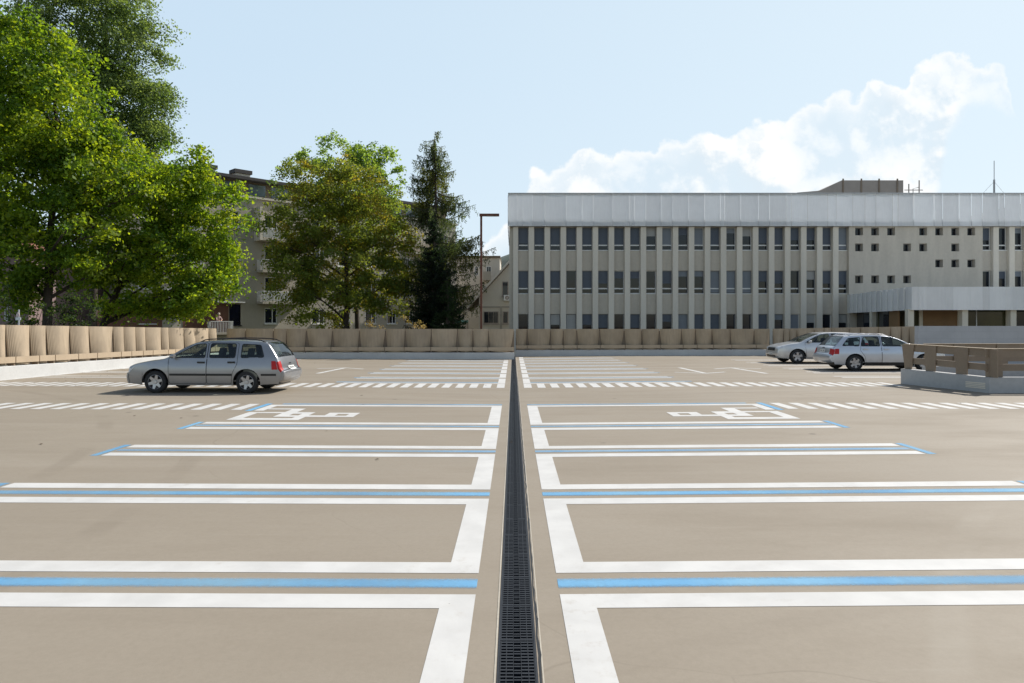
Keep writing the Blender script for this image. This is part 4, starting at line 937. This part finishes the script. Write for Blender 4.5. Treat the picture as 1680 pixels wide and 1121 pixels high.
def catmull(P, n=6):
    out, tg = [], []
    for i in range(len(P) - 1):
        p0, p1, p2, p3 = [Vector(P[max(0, min(len(P) - 1, i + d_))][:2]) for d_ in (-1, 0, 1, 2)]
        for k in range(n):
            t = k / n; m1, m2 = (p2 - p0) * .42, (p3 - p1) * .42
            q = p1 * (2 * t ** 3 - 3 * t * t + 1) + m1 * (t ** 3 - 2 * t * t + t) + p2 * (-2 * t ** 3 + 3 * t * t) + m2 * (t ** 3 - t * t); out.append(q); tg.append(P[i][2])
    out.append(Vector(P[-1][:2])); tg.append(P[-1][2]); return out, tg
def car(name, label, S):
    root = thing(name, label, 'car'); L, hw, zb = S['L'], S['W'] / 2, S['belt']; pm = S['paint']
    prof, tg = catmull(S['prof']); n = len(prof)
    def Wd(x, z):
        t = (x - L / 2) / (L / 2); plan = 1 - .025 * t * t - S.get('taper', .11) * abs(t) ** 6
        s0 = lambda q: 1 - .05 * ((q - .56) / .36) ** 2 - (.012 if q > S.get('crease', .7) else 0) * min(1, (q - S.get('crease', .7)) / .03 if q > S.get('crease', .7) else 0)
        return hw * plan * (s0(max(z, .15)) if z < zb else s0(zb)) - (max(0, z - zb) * S.get('tumble', .36))
    edge = []
    for i in range(n):
        t = (prof[min(i + 1, n - 1)] - prof[max(i - 1, 0)]).normalized(); nin = Vector((t.y, -t.x)); z = prof[i].y
        dd = .10 if (prof[i].x < .25 or prof[i].x > L - .25) and z < zb else .055
        edge.append([prof[i], nin, dd])
    for _ in range(3):
        for i in range(1, n - 1): edge[i][2] = (edge[i - 1][2] + edge[i][2] * 2 + edge[i + 1][2]) / 4
    E = [p + nn * dd for p, nn, dd in edge]
    vsamp = [-1, -.992, -.97, -.93, -.86, -.7, -.45, -.2, 0, .2, .45, .7, .86, .93, .97, .992, 1]
    offv = lambda v: 1 - (1 - min(1, abs(v)) ** 4.2) ** (1 / 4.2)
    def strip(i, v, out=0):
        q = prof[i] + (E[i] - prof[i]) * offv(v) - edge[i][1] * out; return (q.x, v * (Wd(E[i].x, E[i].y) + out * (abs(v) > .96)), q.y)
    # side outline
    rr = S['arch']; fw, rw, wz = S['fw'], S['rw'], S['r']; sill = S['sill']
    out = [tuple(p) for p in E]
    arc = lambda cx, a0, a1: [(cx + rr * math.cos(R(a)), wz + rr * math.sin(R(a))) for a in lin(a0, a1, 16)]
    a_ = math.degrees(math.asin((sill + .02 - wz) / rr))
    out += arc(rw, a_, 180 - a_) + arc(fw, a_, 180 - a_)
    out = [p for i, p in enumerate(out) if i == 0 or (Vector(p) - Vector(out[i - 1])).length > .004]
    wins = [roundp(w, .045) for w in S['wins']]; doors = [roundp(w, .05) for w in S['doors']]
    def cdt(polys, grid=.09):
        V, Ed = [], []
        for P in polys:
            P = dens(P); o = len(V); V += [Vector(p) for p in P]; Ed += [(o + i, o + (i + 1) % len(P)) for i in range(len(P))]
        x = .03
        while x < L:
            z = .2
            while z < S['H']:
                V.append(Vector((x, z))); z += grid
            x += grid
        v2, e2, f2, *_ = geometry.delaunay_2d_cdt(V, Ed, [], 0, 1e-5); return v2, f2
    v2, f2 = cdt([out] + wins + doors)
    body = MB(); dmesh = [[MB(), MB()] for _ in doors]; cache = {}
    for sidx, sg in enumerate((-1, 1)):
        maps = {}
        for f in f2:
            cx = sum(v2[i].x for i in f) / 3; cz = sum(v2[i].y for i in f) / 3
            if not inpoly(cx, cz, out) or any(inpoly(cx, cz, w) for w in wins): continue
            tgt = body
            for k, dp in enumerate(doors):
                if inpoly(cx, cz, dp): tgt = dmesh[k][sidx]
            tgt.add([(v2[i].x, sg * Wd(v2[i].x, v2[i].y), v2[i].y) for i in f], [(0, 1, 2)])
    gl = lambda i: tg[i] in 'wr'
    for i in range(n - 1):
        for a, b in zip(vsamp[:-1], vsamp[1:]):
            if gl(i) and abs(a) <= .93 and abs(b) <= .93: continue
            body.quad(strip(i, a), strip(i, b), strip(i + 1, b), strip(i + 1, a))
    bo = body.build('body', pm, root, 40, local=True)
    # trims on the body
    def side_patch(P, o, sg, mb, mi=0):
        P = dens(P, .05); Vv = [Vector(p) for p in P]; x0, x1 = min(p[0] for p in P), max(p[0] for p in P); z0, z1 = min(p[1] for p in P), max(p[1] for p in P)
        for x in np.arange(x0 + .04, x1, .08):
            for z in np.arange(z0 + .04, z1, .08):
                if inpoly(x, z, P): Vv.append(Vector((x, z)))
        a2, _, b2, *_ = geometry.delaunay_2d_cdt(Vv, [(i, (i + 1) % len(P)) for i in range(len(P))], [], 0, 1e-5)
        for f in b2:
            cx = sum(a2[i].x for i in f) / 3; cz = sum(a2[i].y for i in f) / 3
            if inpoly(cx, cz, P): mb.add([(a2[i].x, sg * (Wd(a2[i].x, a2[i].y) + o), a2[i].y) for i in f], [(0, 1, 2)], mi)
    def zi(z, rear):                                     # profile index range helpers on the nose / tail
        rng_ = range(n - 1, -1, -1) if rear else range(n)
        for i in rng_:
            j = i - 1 if rear else i + 1
            if 0 <= j < n and (prof[i].y - z) * (prof[j].y - z) <= 0: return i, j, (z - prof[i].y) / (prof[j].y - prof[i].y + 1e-9)
    def sp(z, v, o, rear):
        r = zi(z, rear)
        if r is None: r = (n - 1, n - 2, 0.) if rear else (0, 1, 0.)
        i, j, t = r; a, b = Vector(strip(i, v, o)), Vector(strip(j, v, o)); return tuple(a.lerp(b, t))
    def strip_patch(z0, z1, v0, v1, o, rear, mb, nz=6, nv=8, mi=0): mb.grid(lambda v, z: sp(z, v, o, rear), [v0 + (v1 - v0) * (1 - (1 - t) ** 3.2) for t in lin(0, 1, 12)] if abs(v1) == 1. else lin(v0, v1, nv), lin(z0, z1, nz), mi)
    for sg_i, sg in enumerate((-1, 1)):
        for k, dp in enumerate(doors):
            do = dmesh[k][sg_i].build('door', pm, root, 40, local=True)
            if S.get('handle'):
                hx, hz_ = S['handle'][k]; hm = MB(); hm.box(hx, hx + .19, sg * (Wd(hx, hz_) + .002), sg * (Wd(hx, hz_) + .028), hz_ - .022, hz_ + .022); hm.build('handle', S['handle_mat'], do, local=True)
            cx = sum(p[0] for p in dp) / len(dp)
            for w in wins:
                wx_ = sum(p[0] for p in w) / len(w)
                if inpoly(wx_, sum(p[1] for p in w) / len(w), dp):
                    wm = MB(); side_patch(w, -.008, sg, wm); wm.build('window', M['car_glass'], do, 40, local=True)
        for w in wins:
            c_ = (sum(p[0] for p in w) / len(w), sum(p[1] for p in w) / len(w))
            if not any(inpoly(*c_, dp) for dp in doors): wm = MB(); side_patch(w, -.008, sg, wm); wm.build('window', M['car_glass'], root, 40, local=True)
        tm = MB()
        for dp in doors:                                 # shut lines
            P = dens(dp, .08)
            for i in range(len(P)):
                a, b = Vector(P[i]), Vector(P[(i + 1) % len(P)]); t = (b - a)
                if t.length < 1e-5: continue
                t.normalize(); nn = Vector((-t.y, t.x)) * .0055
                tm.quad(*[(q.x, sg * (Wd(q.x, q.y) + .0015), q.y) for q in (a - nn, b - nn, b + nn, a + nn)])
        for w in wins:                                   # rubber seals round the windows
            P = w
            for i in range(len(P)):
                a, b = Vector(P[i]), Vector(P[(i + 1) % len(P)]); t = (b - a); t.normalize(); nn = Vector((-t.y, t.x)) * .011
                tm.quad(*[(q.x, sg * (Wd(q.x, q.y) + .002), q.y) for q in (a - nn, b - nn, b + nn, a + nn)])
        tm.build('seals', M['black'], bo, local=True)
        if S.get('mould'):
            for a, b in S['mould']:
                mm = MB(); z0, z1 = S['mouldz']
                mm.grid(lambda x, t: (x, sg * (Wd(x, z0 + (z1 - z0) * max(0, min(1, (t - 1)))) + (.016 if t in (1, 2) else .0)), z0 + (z1 - z0) * (0 if t <= 1 else 1)), lin(a, b, 12), [0, 1, 2, 3]); mm.build('side_moulding', M['black'], root, local=True)
        if S.get('skirt'):
            mm = MB(); P = [(fw + rr + .01, sill + .015), (rw - rr - .01, sill + .015), (rw - rr + .015, S['skirt']), (fw + rr - .015, S['skirt'])]; side_patch(P, .006, sg, mm); mm.build('sill_trim', M['black'], root, local=True); mm = MB()
            side_patch([(rw + rr - .015, sill + .10), (L - .14, sill + .12), (L - .10, S['skirt'] + .04), (rw + rr - .04, S['skirt'] + .03)], .006, sg, mm); mm.build('sill_trim', M['black'], root, local=True)
        tl = MB(); z0, z1 = S['tail']; side_patch([(L - S['tailx'], z0), (edge_x(E, z0, True) - .005, z0), (edge_x(E, z1, True) - .005, z1), (L - S['tailx'] - .02, z1)], .006, sg, tl); strip_patch(z0, z1, sg * S['tailv'], sg * 1.0, .006, True, tl)
        tl.build('tail_light', M['red'], root, 50, local=True)
        hl_ = MB(); z0, z1 = S['head']; strip_patch(z0, z1, sg * S['headv'], sg * 1.0, .005, False, hl_)
        side_patch([(edge_x(E, z0, False) + .004, z0), (S['headx'], z0 + .04), (S['headx'] + .1, z1), (edge_x(E, z1, False) + .004, z1)], .005, sg, hl_); hl_.build('headlight', M['lens'], root, 50, local=True)
        mr = MB(); mx, mz = S['mirror']; my = Wd(mx, zb)
        mr.lathe([(0, .0), (.05, .012), (.075, .05), (.07, .12), (.0, .13)], 12, lambda r, a, h: (mx - .06 + h, sg * (my + .11 + 1.15 * r * math.cos(a)), mz + .85 * r * math.sin(a))); mr.box(mx, mx + .06, sg * (my - .03), sg * (my + .06), mz - .05, mz - .01); mr.build('mirror', S['mirror_mat'], root, 60, local=True)
        if S.get('rails'):
            a, b = S['rails']; m_ = MB(); yy = Wd(2.5, S['H'] - .06) - .06
            zt = lambda x: np.interp(x, [p.x for p in prof if p.y > S['H'] - .2], [p.y for p in prof if p.y > S['H'] - .2]) 
            q = [(x, sg * yy, float(zt(x)) - .02 + .055 * min(1, 6 * min(x - a, b - x) + .0)) for x in lin(a, b, 14)]; m_.tube(q, .016, 6); m_.build('roof_rail', S['rail_mat'], root, 60, local=True)
        for wc, nm_ in ((fw, 'f'), (rw, 'r')):
            wy = hw - .115; r = S['r']
            tm = MB(); fn = lambda rad, a, h: (wc + rad * math.cos(a), sg * (wy + h), r + rad * math.sin(a))
            tm.lathe([(r * .62, .06), (r * .66, .095), (r * .86, .1), (r * .96, .085), (r, .055), (r, -.055), (r * .96, -.085), (r * .8, -.1), (r * .6, -.09)], 32, fn); wo = tm.build('wheel', M['tyre'], root, 50, local=True)
            rm = MB(); rm.lathe([(r * .67, .088), (r * .63, .093), (r * .60, .07), (r * .56, -.06), (0, -.062)], 32, fn)
            for k in range(S['spokes']):
                a = 2 * math.pi * k / S['spokes'] + .3; ca, sa = math.cos(a), math.sin(a); w0, w1 = .055, S['spw']
                pts = [(r * .10, -w0), (r * .62, -w1), (r * .62, w1), (r * .10, w0)]
                q3 = [(wc + rad * ca - t * sa, sg * (wy + .085 - .015 * (1 if rad < .1 else 0)), r + rad * sa + t * ca) for rad, t in pts]
                rm.prism(q3, (0, 0, 0), (0, -sg * .035, 0))
            rm.lathe([(0, .092), (r * .16, .09), (r * .2, .06)], 16, fn); rm.build('rim', M['rim'] if S['spokes'] < 9 else M['alu'], wo, 30, local=True)
            dm = MB(); dm.lathe([(0, -.03), (r * .5, -.03)], 20, fn); dm.build('brake_disc', M['seat'], wo, local=True)
    for t_, nm_ in (('w', 'windscreen'), ('r', 'rear_window')):
        ii = [i for i in range(n - 1) if tg[i] == t_]; gm = MB()
        ids = ii + [ii[-1] + 1]; gm.grid(lambda v, k: strip(int(k), v, -.006), [v for v in vsamp if abs(v) <= .93], ids); gm.build(nm_, M['car_glass'], root, 50, local=True)
        for v0, v1 in ((-.93, -.90), (.90, .93)): fm_ = MB(); fm_.grid(lambda v, k: strip(int(k), v, .002), [v0, v1], ids); fm_.build(nm_ + '_seal', M['black'], bo, local=True)
    # nose and tail details
    g_ = MB(); z0, z1 = S['grille']; strip_patch(z0, z1, -S['headv'] + .06, S['headv'] - .06, .006, False, g_); strip_patch(.30, .40, -.7, .7, .014, False, g_); g_.build('grille', M['black'], root, 50, local=True)
    for rear in (False, True):
        p = MB(); z = S['platez'][1 if rear else 0]; strip_patch(z - .055, z + .055, -.30, .30, .018, rear, p, 3, 4); po = p.build('number_plate', M['plate'], root, local=True)
        q = MB()
        for v in (-.2, -.12, -.04, .08, .16): strip_patch(z - .03, z + .03, v - .018, v + .018, .0205, rear, q, 2, 2)
        q.build('plate_marks', M['black'], po, local=True)
    b_ = MB(); z0, z1 = S['tailgate']; strip_patch(z0, z0 + .012, -.9, .9, .003, True, b_, 2, 12)
    strip_patch(.27, .36, -.93, .93, .005, True, b_, 3, 12); b_.build('tail_trim', M['black'], root, local=True)
    hb = MB(); z = S['platez'][1] + .12; strip_patch(z - .015, z + .02, -.12, .12, .01, True, hb, 2, 4); hb.build('tailgate_handle', M['black'], root, local=True)
    for rear in (False, True):                           # bumpers stand a little proud of the body
        zt_ = S.get('bump', .55); bb = MB()
        for sg in (-1, 1):
            a_ = rw + rr + .01 if rear else fw - rr - .01; ex = lambda z: edge_x(E, z, rear)
            P = [(a_, .24), (ex(.27), .26), (ex(zt_), zt_), (a_ + (-.03 if rear else .03), zt_)]
            side_patch(P if rear else P[::-1], .009, sg, bb); strip_patch(.26, zt_, 0, sg * 1., .009, rear, bb, 8)
        bb.build('bumper', pm, root, 50, local=True)
    # cabin and underside
    it = MB(); it.box(.5, L - .3, -hw + .28, hw - .28, .2, .42); it.box(fw + rr + .02, rw - rr - .02, -hw + .09, hw - .09, sill + .01, .40); it.box(fw + .40, fw + .62, -hw + .16, hw - .16, .42, zb - .06); it.box(rw + rr + .05, L - .28, -hw + .18, hw - .18, .40, .62)
    it.build('underbody', M['black'], root, local=True)
    db = MB(); dx = S['dash']; db.prism([(dx - .35, 0, zb - .25), (dx + .15, 0, zb - .25), (dx + .18, 0, zb - .06), (dx, 0, zb - .01), (dx - .35, 0, zb - .02)], (0, -hw + .16, 0), (0, hw - .16, 0)); db.build('dashboard', M['seat'], root, local=True)
    for sx, w_, ys_ in ((S['seats'][0], .48, (-.36, .36)), (S['seats'][1], 1.2, (0,))):
        for y_ in ys_:
            sm_ = MB(); X_ = lambda x, z: (sx + x, 0, z)
            sm_.prism(roundish([X_(-.5, .42), X_(.02, .40), X_(.22, .98), X_(.12, 1.0), X_(-.08, .58), X_(-.5, .56)]), (0, y_ - w_ / 2, 0), (0, y_ + w_ / 2, 0))
            for hy in ((0,) if w_ < 1 else (-.38, .38)): sm_.prism([X_(.15, 1.0), X_(.25, 1.0), X_(.29, 1.19), X_(.19, 1.2)], (0, y_ + hy - .13, 0), (0, y_ + hy + .13, 0))
            sm_.build('seat', M['seat'], root, local=True)
    st = MB(); fn = lambda r, a, h: (dx + .38 + .35 * r * math.sin(a) , -.36 * S.get('lhd', 1) + r * math.cos(a), zb - .02 + r * math.sin(a)); q = [fn(.18, 2 * math.pi * k / 20, 0) for k in range(21)]; st.tube(q, .014, 6); st.build('steering_wheel', M['black'], root, local=True)
    return root
def roundish(P): return P
def edge_x(E, z, rear):
    m = len(E); r_ = range(m - 1, m * 2 // 3, -1) if rear else range(m // 3)
    for i in r_:
        j = i - 1 if rear else i + 1
        if (E[i].y - z) * (E[j].y - z) <= 0 and abs(E[i].y - E[j].y) > 1e-6: return E[i].x + (E[j].x - E[i].x) * (z - E[i].y) / (E[j].y - E[i].y)
    return E[-1].x if rear else E[0].x

golf = dict(L=4.34, W=1.70, H=1.43, belt=.93, paint=M['paint_warm'], crease=.80, tumble=.33, r=.30, arch=.365, sill=.20, fw=.84, rw=3.31, spokes=6, spw=.03,
    prof=[(.03, .24, 'b'), (0, .36, 'b'), (-.005, .50, 'b'), (.05, .60, 'b'), (.09, .72, 'b'), (.22, .785, 'b'), (.6, .865, 'b'), (1.08, .945, 'w'), (1.42, 1.15, 'w'), (1.80, 1.345, 'b'), (2.15, 1.405, 'b'), (2.8, 1.425, 'b'), (3.45, 1.405, 'b'), (3.80, 1.365, 'r'), (3.97, 1.19, 'r'), (4.12, .97, 'b'), (4.20, .80, 'b'), (4.24, .66, 'b'), (4.33, .60, 'b'), (4.34, .46, 'b'), (4.30, .34, 'b'), (4.22, .27, 'b')],
    wins=[[(1.26, .955), (1.90, 1.305), (2.17, 1.325), (2.17, .955)], [(2.29, .955), (2.29, 1.33), (2.98, 1.325), (2.98, .955)], [(3.14, .955), (3.14, 1.32), (3.64, 1.295), (3.76, .97)]],
    doors=[[(1.22, .26), (1.19, .94), (1.86, 1.34), (2.225, 1.355), (2.225, .26)], [(2.235, .26), (2.235, 1.355), (3.05, 1.35), (3.05, .78), (2.93, .55), (2.90, .26)]],
    handle=[(1.98, .83), (2.80, .835)], handle_mat=M['black'], mould=[(1.24, 2.215), (2.245, 2.92), (3.70, 4.10)], mouldz=(.475, .53), tail=(.64, .87), tailx=.36, tailv=.84, head=(.60, .72), headx=.16, headv=.66, grille=(.61, .71), mirror=(1.34, 1.0), mirror_mat=M['paint_warm'],
    rails=(1.95, 3.75), rail_mat=M['black'], platez=(.42, .66), tailgate=(.62, .9), dash=1.42, seats=(2.25, 3.05))
c1 = car('estate_car', 'grey silver estate car with black roof rails driving across the deck', golf)
c1.location = (-9.24 - .84 * .955, 18.05 + .85, gz(-8.5) + .002); c1.scale = (.955, 1, .965)
audi = dict(L=4.48, W=1.735, H=1.42, belt=.95, paint=M['paint_blue'], crease=.78, tumble=.37, r=.315, arch=.37, sill=.19, fw=.90, rw=3.52, spokes=6, spw=.036,
    prof=[(.05, .24, 'b'), (0, .36, 'b'), (-.005, .50, 'b'), (.04, .62, 'b'), (.10, .74, 'b'), (.3, .81, 'b'), (.75, .885, 'b'), (1.20, .96, 'w'), (1.60, 1.18, 'w'), (2.02, 1.35, 'b'), (2.4, 1.405, 'b'), (2.9, 1.42, 'b'), (3.4, 1.41, 'b'), (3.85, 1.365, 'r'), (4.06, 1.17, 'r'), (4.24, .98, 'b'), (4.34, .90, 'b'), (4.39, .70, 'b'), (4.47, .60, 'b'), (4.48, .46, 'b'), (4.43, .35, 'b'), (4.32, .28, 'b')],
    wins=[[(1.42, .975), (1.75, 1.17), (2.10, 1.315), (2.46, 1.34), (2.46, .975)], [(2.56, .975), (2.56, 1.345), (3.15, 1.33), (3.28, .975)], [(3.35, .975), (3.26, 1.325), (3.72, 1.28), (3.98, .985)]],
    doors=[[(1.36, .26), (1.34, .96), (2.06, 1.345), (2.505, 1.372), (2.505, .26)], [(2.515, .26), (2.515, 1.372), (3.20, 1.358), (3.32, .80), (3.15, .56), (3.10, .26)]],
    handle=[(2.24, .85), (3.02, .855)], handle_mat=M['paint_blue'], skirt=.34, tail=(.66, .87), tailx=.36, tailv=.74, head=(.60, .73), headx=.30, headv=.62, grille=(.56, .73), mirror=(1.52, 1.02), mirror_mat=M['paint_blue'],
    rails=(2.2, 3.7), rail_mat=M['alu'], platez=(.42, .77), tailgate=(.62, .9), dash=1.6, seats=(2.45, 3.25))
c2 = car('estate_car', 'bluish silver estate car parked tail first beside the ramp barrier with red tail lights', audi)
c2.rotation_euler = (0, 0, math.pi); c2.location = (12.97 + 3.52, 26.55 + .87, gz(14) + .001); c2.scale = (1, 1, .965)
kia = dict(L=4.34, W=1.80, H=1.50, belt=.98, paint=M['paint_white'], crease=.82, tumble=.36, r=.33, arch=.385, sill=.20, fw=.90, rw=3.58, spokes=5, spw=.05, taper=.16,
    prof=[(.08, .24, 'b'), (.02, .34, 'b'), (0, .46, 'b'), (.02, .60, 'b'), (.06, .74, 'b'), (.20, .84, 'b'), (.55, .94, 'b'), (1.02, 1.02, 'w'), (1.45, 1.24, 'w'), (1.95, 1.43, 'b'), (2.3, 1.485, 'b'), (2.8, 1.50, 'b'), (3.4, 1.47, 'b'), (3.80, 1.42, 'r'), (4.02, 1.25, 'r'), (4.16, 1.06, 'b'), (4.24, .92, 'b'), (4.27, .70, 'b'), (4.33, .62, 'b'), (4.34, .46, 'b'), (4.28, .34, 'b'), (4.2, .28, 'b')],
    wins=[[(1.30, 1.01), (1.62, 1.2), (2.02, 1.385), (2.38, 1.41), (2.38, 1.01)], [(2.48, 1.01), (2.48, 1.412), (3.05, 1.395), (3.20, 1.02)], [(3.28, 1.03), (3.16, 1.385), (3.52, 1.35), (3.74, 1.08)]],
    doors=[[(1.30, .28), (1.24, .99), (1.98, 1.42), (2.425, 1.442), (2.425, .28)], [(2.435, .28), (2.435, 1.442), (3.10, 1.425), (3.25, .86), (3.10, .58), (3.06, .28)]],
    handle=[(2.16, .88), (2.98, .89)], handle_mat=M['paint_white'], tail=(.72, .98), tailx=.4, tailv=.76, head=(.70, .82), headx=.52, headv=.62, grille=(.60, .75), mirror=(1.42, 1.05), mirror_mat=M['paint_white'],
    platez=(.46, .82), tailgate=(.66, .9), dash=1.55, seats=(2.35, 3.1))
c3 = car('hatchback_car', 'pale silver hatchback parked nose out behind the bluish estate car', kia)
c3.location = (12.84 - .90, 31.6 + .9, gz(12.3) + .001); c3.scale = (1, 1, .945); c1.rotation_euler = (0, .004, 0)

lf = MB()
for k in range(34, 110):
    if k < 40: x_, y_ = random.choice((-1, 1)) * random.uniform(.0, .10) + .02, random.uniform(3, 20)
    elif k < 90: x_, y_ = -15.2 + random.expovariate(.8), random.uniform(20, 36)
    else: x_, y_ = random.uniform(-12, 12), random.uniform(4.5, 30)
    a = random.uniform(0, 6.28); L_ = random.uniform(.02, .045); z_ = gz(x_) + .006; ca, sa = math.cos(a) * L_, math.sin(a) * L_
    lf.add([(x_ - ca, y_ - sa, z_), (x_ + sa * .5, y_ - ca * .5, z_ + .008), (x_ + ca, y_ + sa, z_ + .004), (x_ - sa * .5, y_ + ca * .5, z_ + .01)], [(0, 1, 2, 3)])
fl_ = tag(lf.build('fallen_leaves', plain('dry_leaf', (.10, .07, .04), .8, var=.4, fine=3)), 'small dark dry leaf litter scattered over the deck', 'leaf litter'); fl_['kind'] = 'stuff'
# ------------------------------------------------------------------ light, sky, camera
EL, AZX, AZY = R(42), .82, .57
azn = math.hypot(AZX, AZY); sd = Vector((AZX / azn * math.cos(EL), AZY / azn * math.cos(EL), math.sin(EL)))
sun = bpy.data.lights.new('sun', 'SUN'); sun.energy = 4.75; sun.angle = R(.53); sun.color = (1, .955, .885)
so = bpy.data.objects.new('sun', sun); COL.objects.link(so); so.rotation_euler = (-sd).to_track_quat('-Z', 'Y').to_euler()
wd = bpy.data.worlds.new('World'); scene.world = wd; wd.use_nodes = True; nt = wd.node_tree; bg = nt.nodes['Background']
sky = nd(nt, 'ShaderNodeTexSky', sky_type='NISHITA', sun_disc=False, sun_elevation=EL, sun_rotation=math.atan2(AZX, AZY), altitude=300, air_density=1.0, dust_density=1.6, ozone_density=1.0)
g_ = coord(nt, 'Generated'); sx = nd(nt, 'ShaderNodeSeparateXYZ'); nt.links.new(g_, sx.inputs[0])
yy = mth(nt, 'MAXIMUM', sx.outputs[1], .05); u = mth(nt, 'DIVIDE', sx.outputs[0], yy); v = mth(nt, 'DIVIDE', sx.outputs[2], yy)
cv = nd(nt, 'ShaderNodeCombineXYZ'); nt.links.new(u, cv.inputs[0]); nt.links.new(v, cv.inputs[1]); uvv = cv.outputs[0]
def fcurve(pts, span):
    n = nd(nt, 'ShaderNodeFloatCurve'); cu = n.mapping.curves[0]; f = lambda px: ((px - CX) / F + .1) / .95
    P = [(min(1, max(0, f(p))), (HY - q) / F / span) for p, q in pts]
    cu.points[0].location = P[0]; cu.points[1].location = P[-1]
    for p in P[1:-1]: cu.points.new(*p)
    for p in cu.points: p.handle_type = 'AUTO_CLAMPED'
    n.mapping.update(); nt.links.new(ramp(nt, u, -.1, .85, 0, 1, 'LINEAR'), n.inputs['Value']); return mth(nt, 'MULTIPLY', n.outputs[0], span)
top = fcurve([(727, 520), (770, 470), (800, 385), (845, 345), (870, 290), (900, 268), (945, 250), (1005, 240), (1035, 222), (1100, 220), (1155, 206), (1185, 215), (1240, 205), (1300, 182), (1340, 160), (1400, 148), (1440, 124), (1480, 140), (1500, 102), (1550, 84), (1600, 98), (1640, 104), (1662, 150), (1690, 260), (1818, 480)], .45)
bot = fcurve([(727, 533), (1400, 533), (1450, 532), (1500, 430), (1540, 305), (1560, 225), (1600, 175), (1650, 150), (1680, 150), (1818, 150)], .45)
n1 = noise(nt, uvv, 13, 9, .56); n2 = noise(nt, uvv, 34, 8, .6); n3 = noise(nt, uvv, 6, 6, .55)
vo = nd(nt, 'ShaderNodeTexVoronoi', feature='SMOOTH_F1'); vo.inputs['Scale'].default_value = 26; vo.inputs['Smoothness'].default_value = .5; nt.links.new(uvv, vo.inputs['Vector'])
puff = mth(nt, 'ADD', mth(nt, 'MULTIPLY', mth(nt, 'SUBTRACT', n1, .5), .075), mth(nt, 'ADD', mth(nt, 'MULTIPLY', mth(nt, 'SUBTRACT', n2, .5), .035), mth(nt, 'MULTIPLY', mth(nt, 'SUBTRACT', .35, vo.outputs['Distance']), .035)))
d1 = mth(nt, 'SUBTRACT', mth(nt, 'ADD', top, puff), v)
m1 = ramp(nt, d1, -.001, .010)
m2 = ramp(nt, mth(nt, 'SUBTRACT', v, mth(nt, 'ADD', bot, mth(nt, 'MULTIPLY', puff, 1.6))), -.02, .055)
front = ramp(nt, sx.outputs[1], .05, .15)
dn = mth(nt, 'MULTIPLY', mth(nt, 'MULTIPLY', m1, m2), front)
body = ramp(nt, mth(nt, 'ADD', mth(nt, 'MULTIPLY', n3, .6), mth(nt, 'MULTIPLY', n1, .4)), .40, .62, .45, 1.)
edge_ = ramp(nt, d1, .0, .045, 1., 0.)
dn = mth(nt, 'MULTIPLY', dn, mth(nt, 'MAXIMUM', body, mth(nt, 'MULTIPLY', edge_, .95)))
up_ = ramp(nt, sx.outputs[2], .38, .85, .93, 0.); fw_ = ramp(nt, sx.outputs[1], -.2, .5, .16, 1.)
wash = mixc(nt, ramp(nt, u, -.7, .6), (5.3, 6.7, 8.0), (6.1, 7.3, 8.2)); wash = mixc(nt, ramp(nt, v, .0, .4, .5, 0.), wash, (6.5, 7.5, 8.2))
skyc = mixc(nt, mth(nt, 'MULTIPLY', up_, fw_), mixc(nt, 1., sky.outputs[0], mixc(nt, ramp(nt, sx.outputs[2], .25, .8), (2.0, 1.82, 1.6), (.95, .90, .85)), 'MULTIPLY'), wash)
mv = nd(nt, 'ShaderNodeVectorMath', operation='ADD'); mv.inputs[1].default_value = (.012, .016, 0); nt.links.new(uvv, mv.inputs[0])
emb = mth(nt, 'SUBTRACT', mth(nt, 'ADD', n1, mth(nt, 'MULTIPLY', n3, .8)), mth(nt, 'ADD', noise(nt, mv.outputs[0], 13, 9, .56), mth(nt, 'MULTIPLY', noise(nt, mv.outputs[0], 6, 6, .55), .8)))
shade_ = mth(nt, 'MAXIMUM', ramp(nt, mth(nt, 'ADD', emb, mth(nt, 'MULTIPLY', mth(nt, 'SUBTRACT', n3, .5), .5)), -.11, .10), mth(nt, 'MULTIPLY', edge_, .9))
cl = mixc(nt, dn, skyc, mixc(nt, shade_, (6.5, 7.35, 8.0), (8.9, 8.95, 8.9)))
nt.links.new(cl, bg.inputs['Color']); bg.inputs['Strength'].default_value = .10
cam = bpy.data.cameras.new('camera'); co = bpy.data.objects.new('camera', cam); COL.objects.link(co); co.location = (0, 0, H); co.rotation_euler = (R(90), 0, 0)
cam.sensor_width = 36; cam.lens = 36 * F / 1680; cam.shift_x = -2 / 1680; cam.shift_y = -27.5 / 1680; cam.clip_end = 6000; cam.clip_start = .05; scene.camera = co
scene.view_settings.view_transform = 'Standard'; scene.view_settings.look = 'None'; scene.view_settings.gamma = 1; scene.view_settings.exposure = .22
scene.cycles.use_denoising = True; scene.cycles.max_bounces = 8; scene.cycles.transparent_max_bounces = 16
scene.cycles.caustics_reflective = False; scene.cycles.caustics_refractive = False; scene.cycles.sample_clamp_indirect = 6
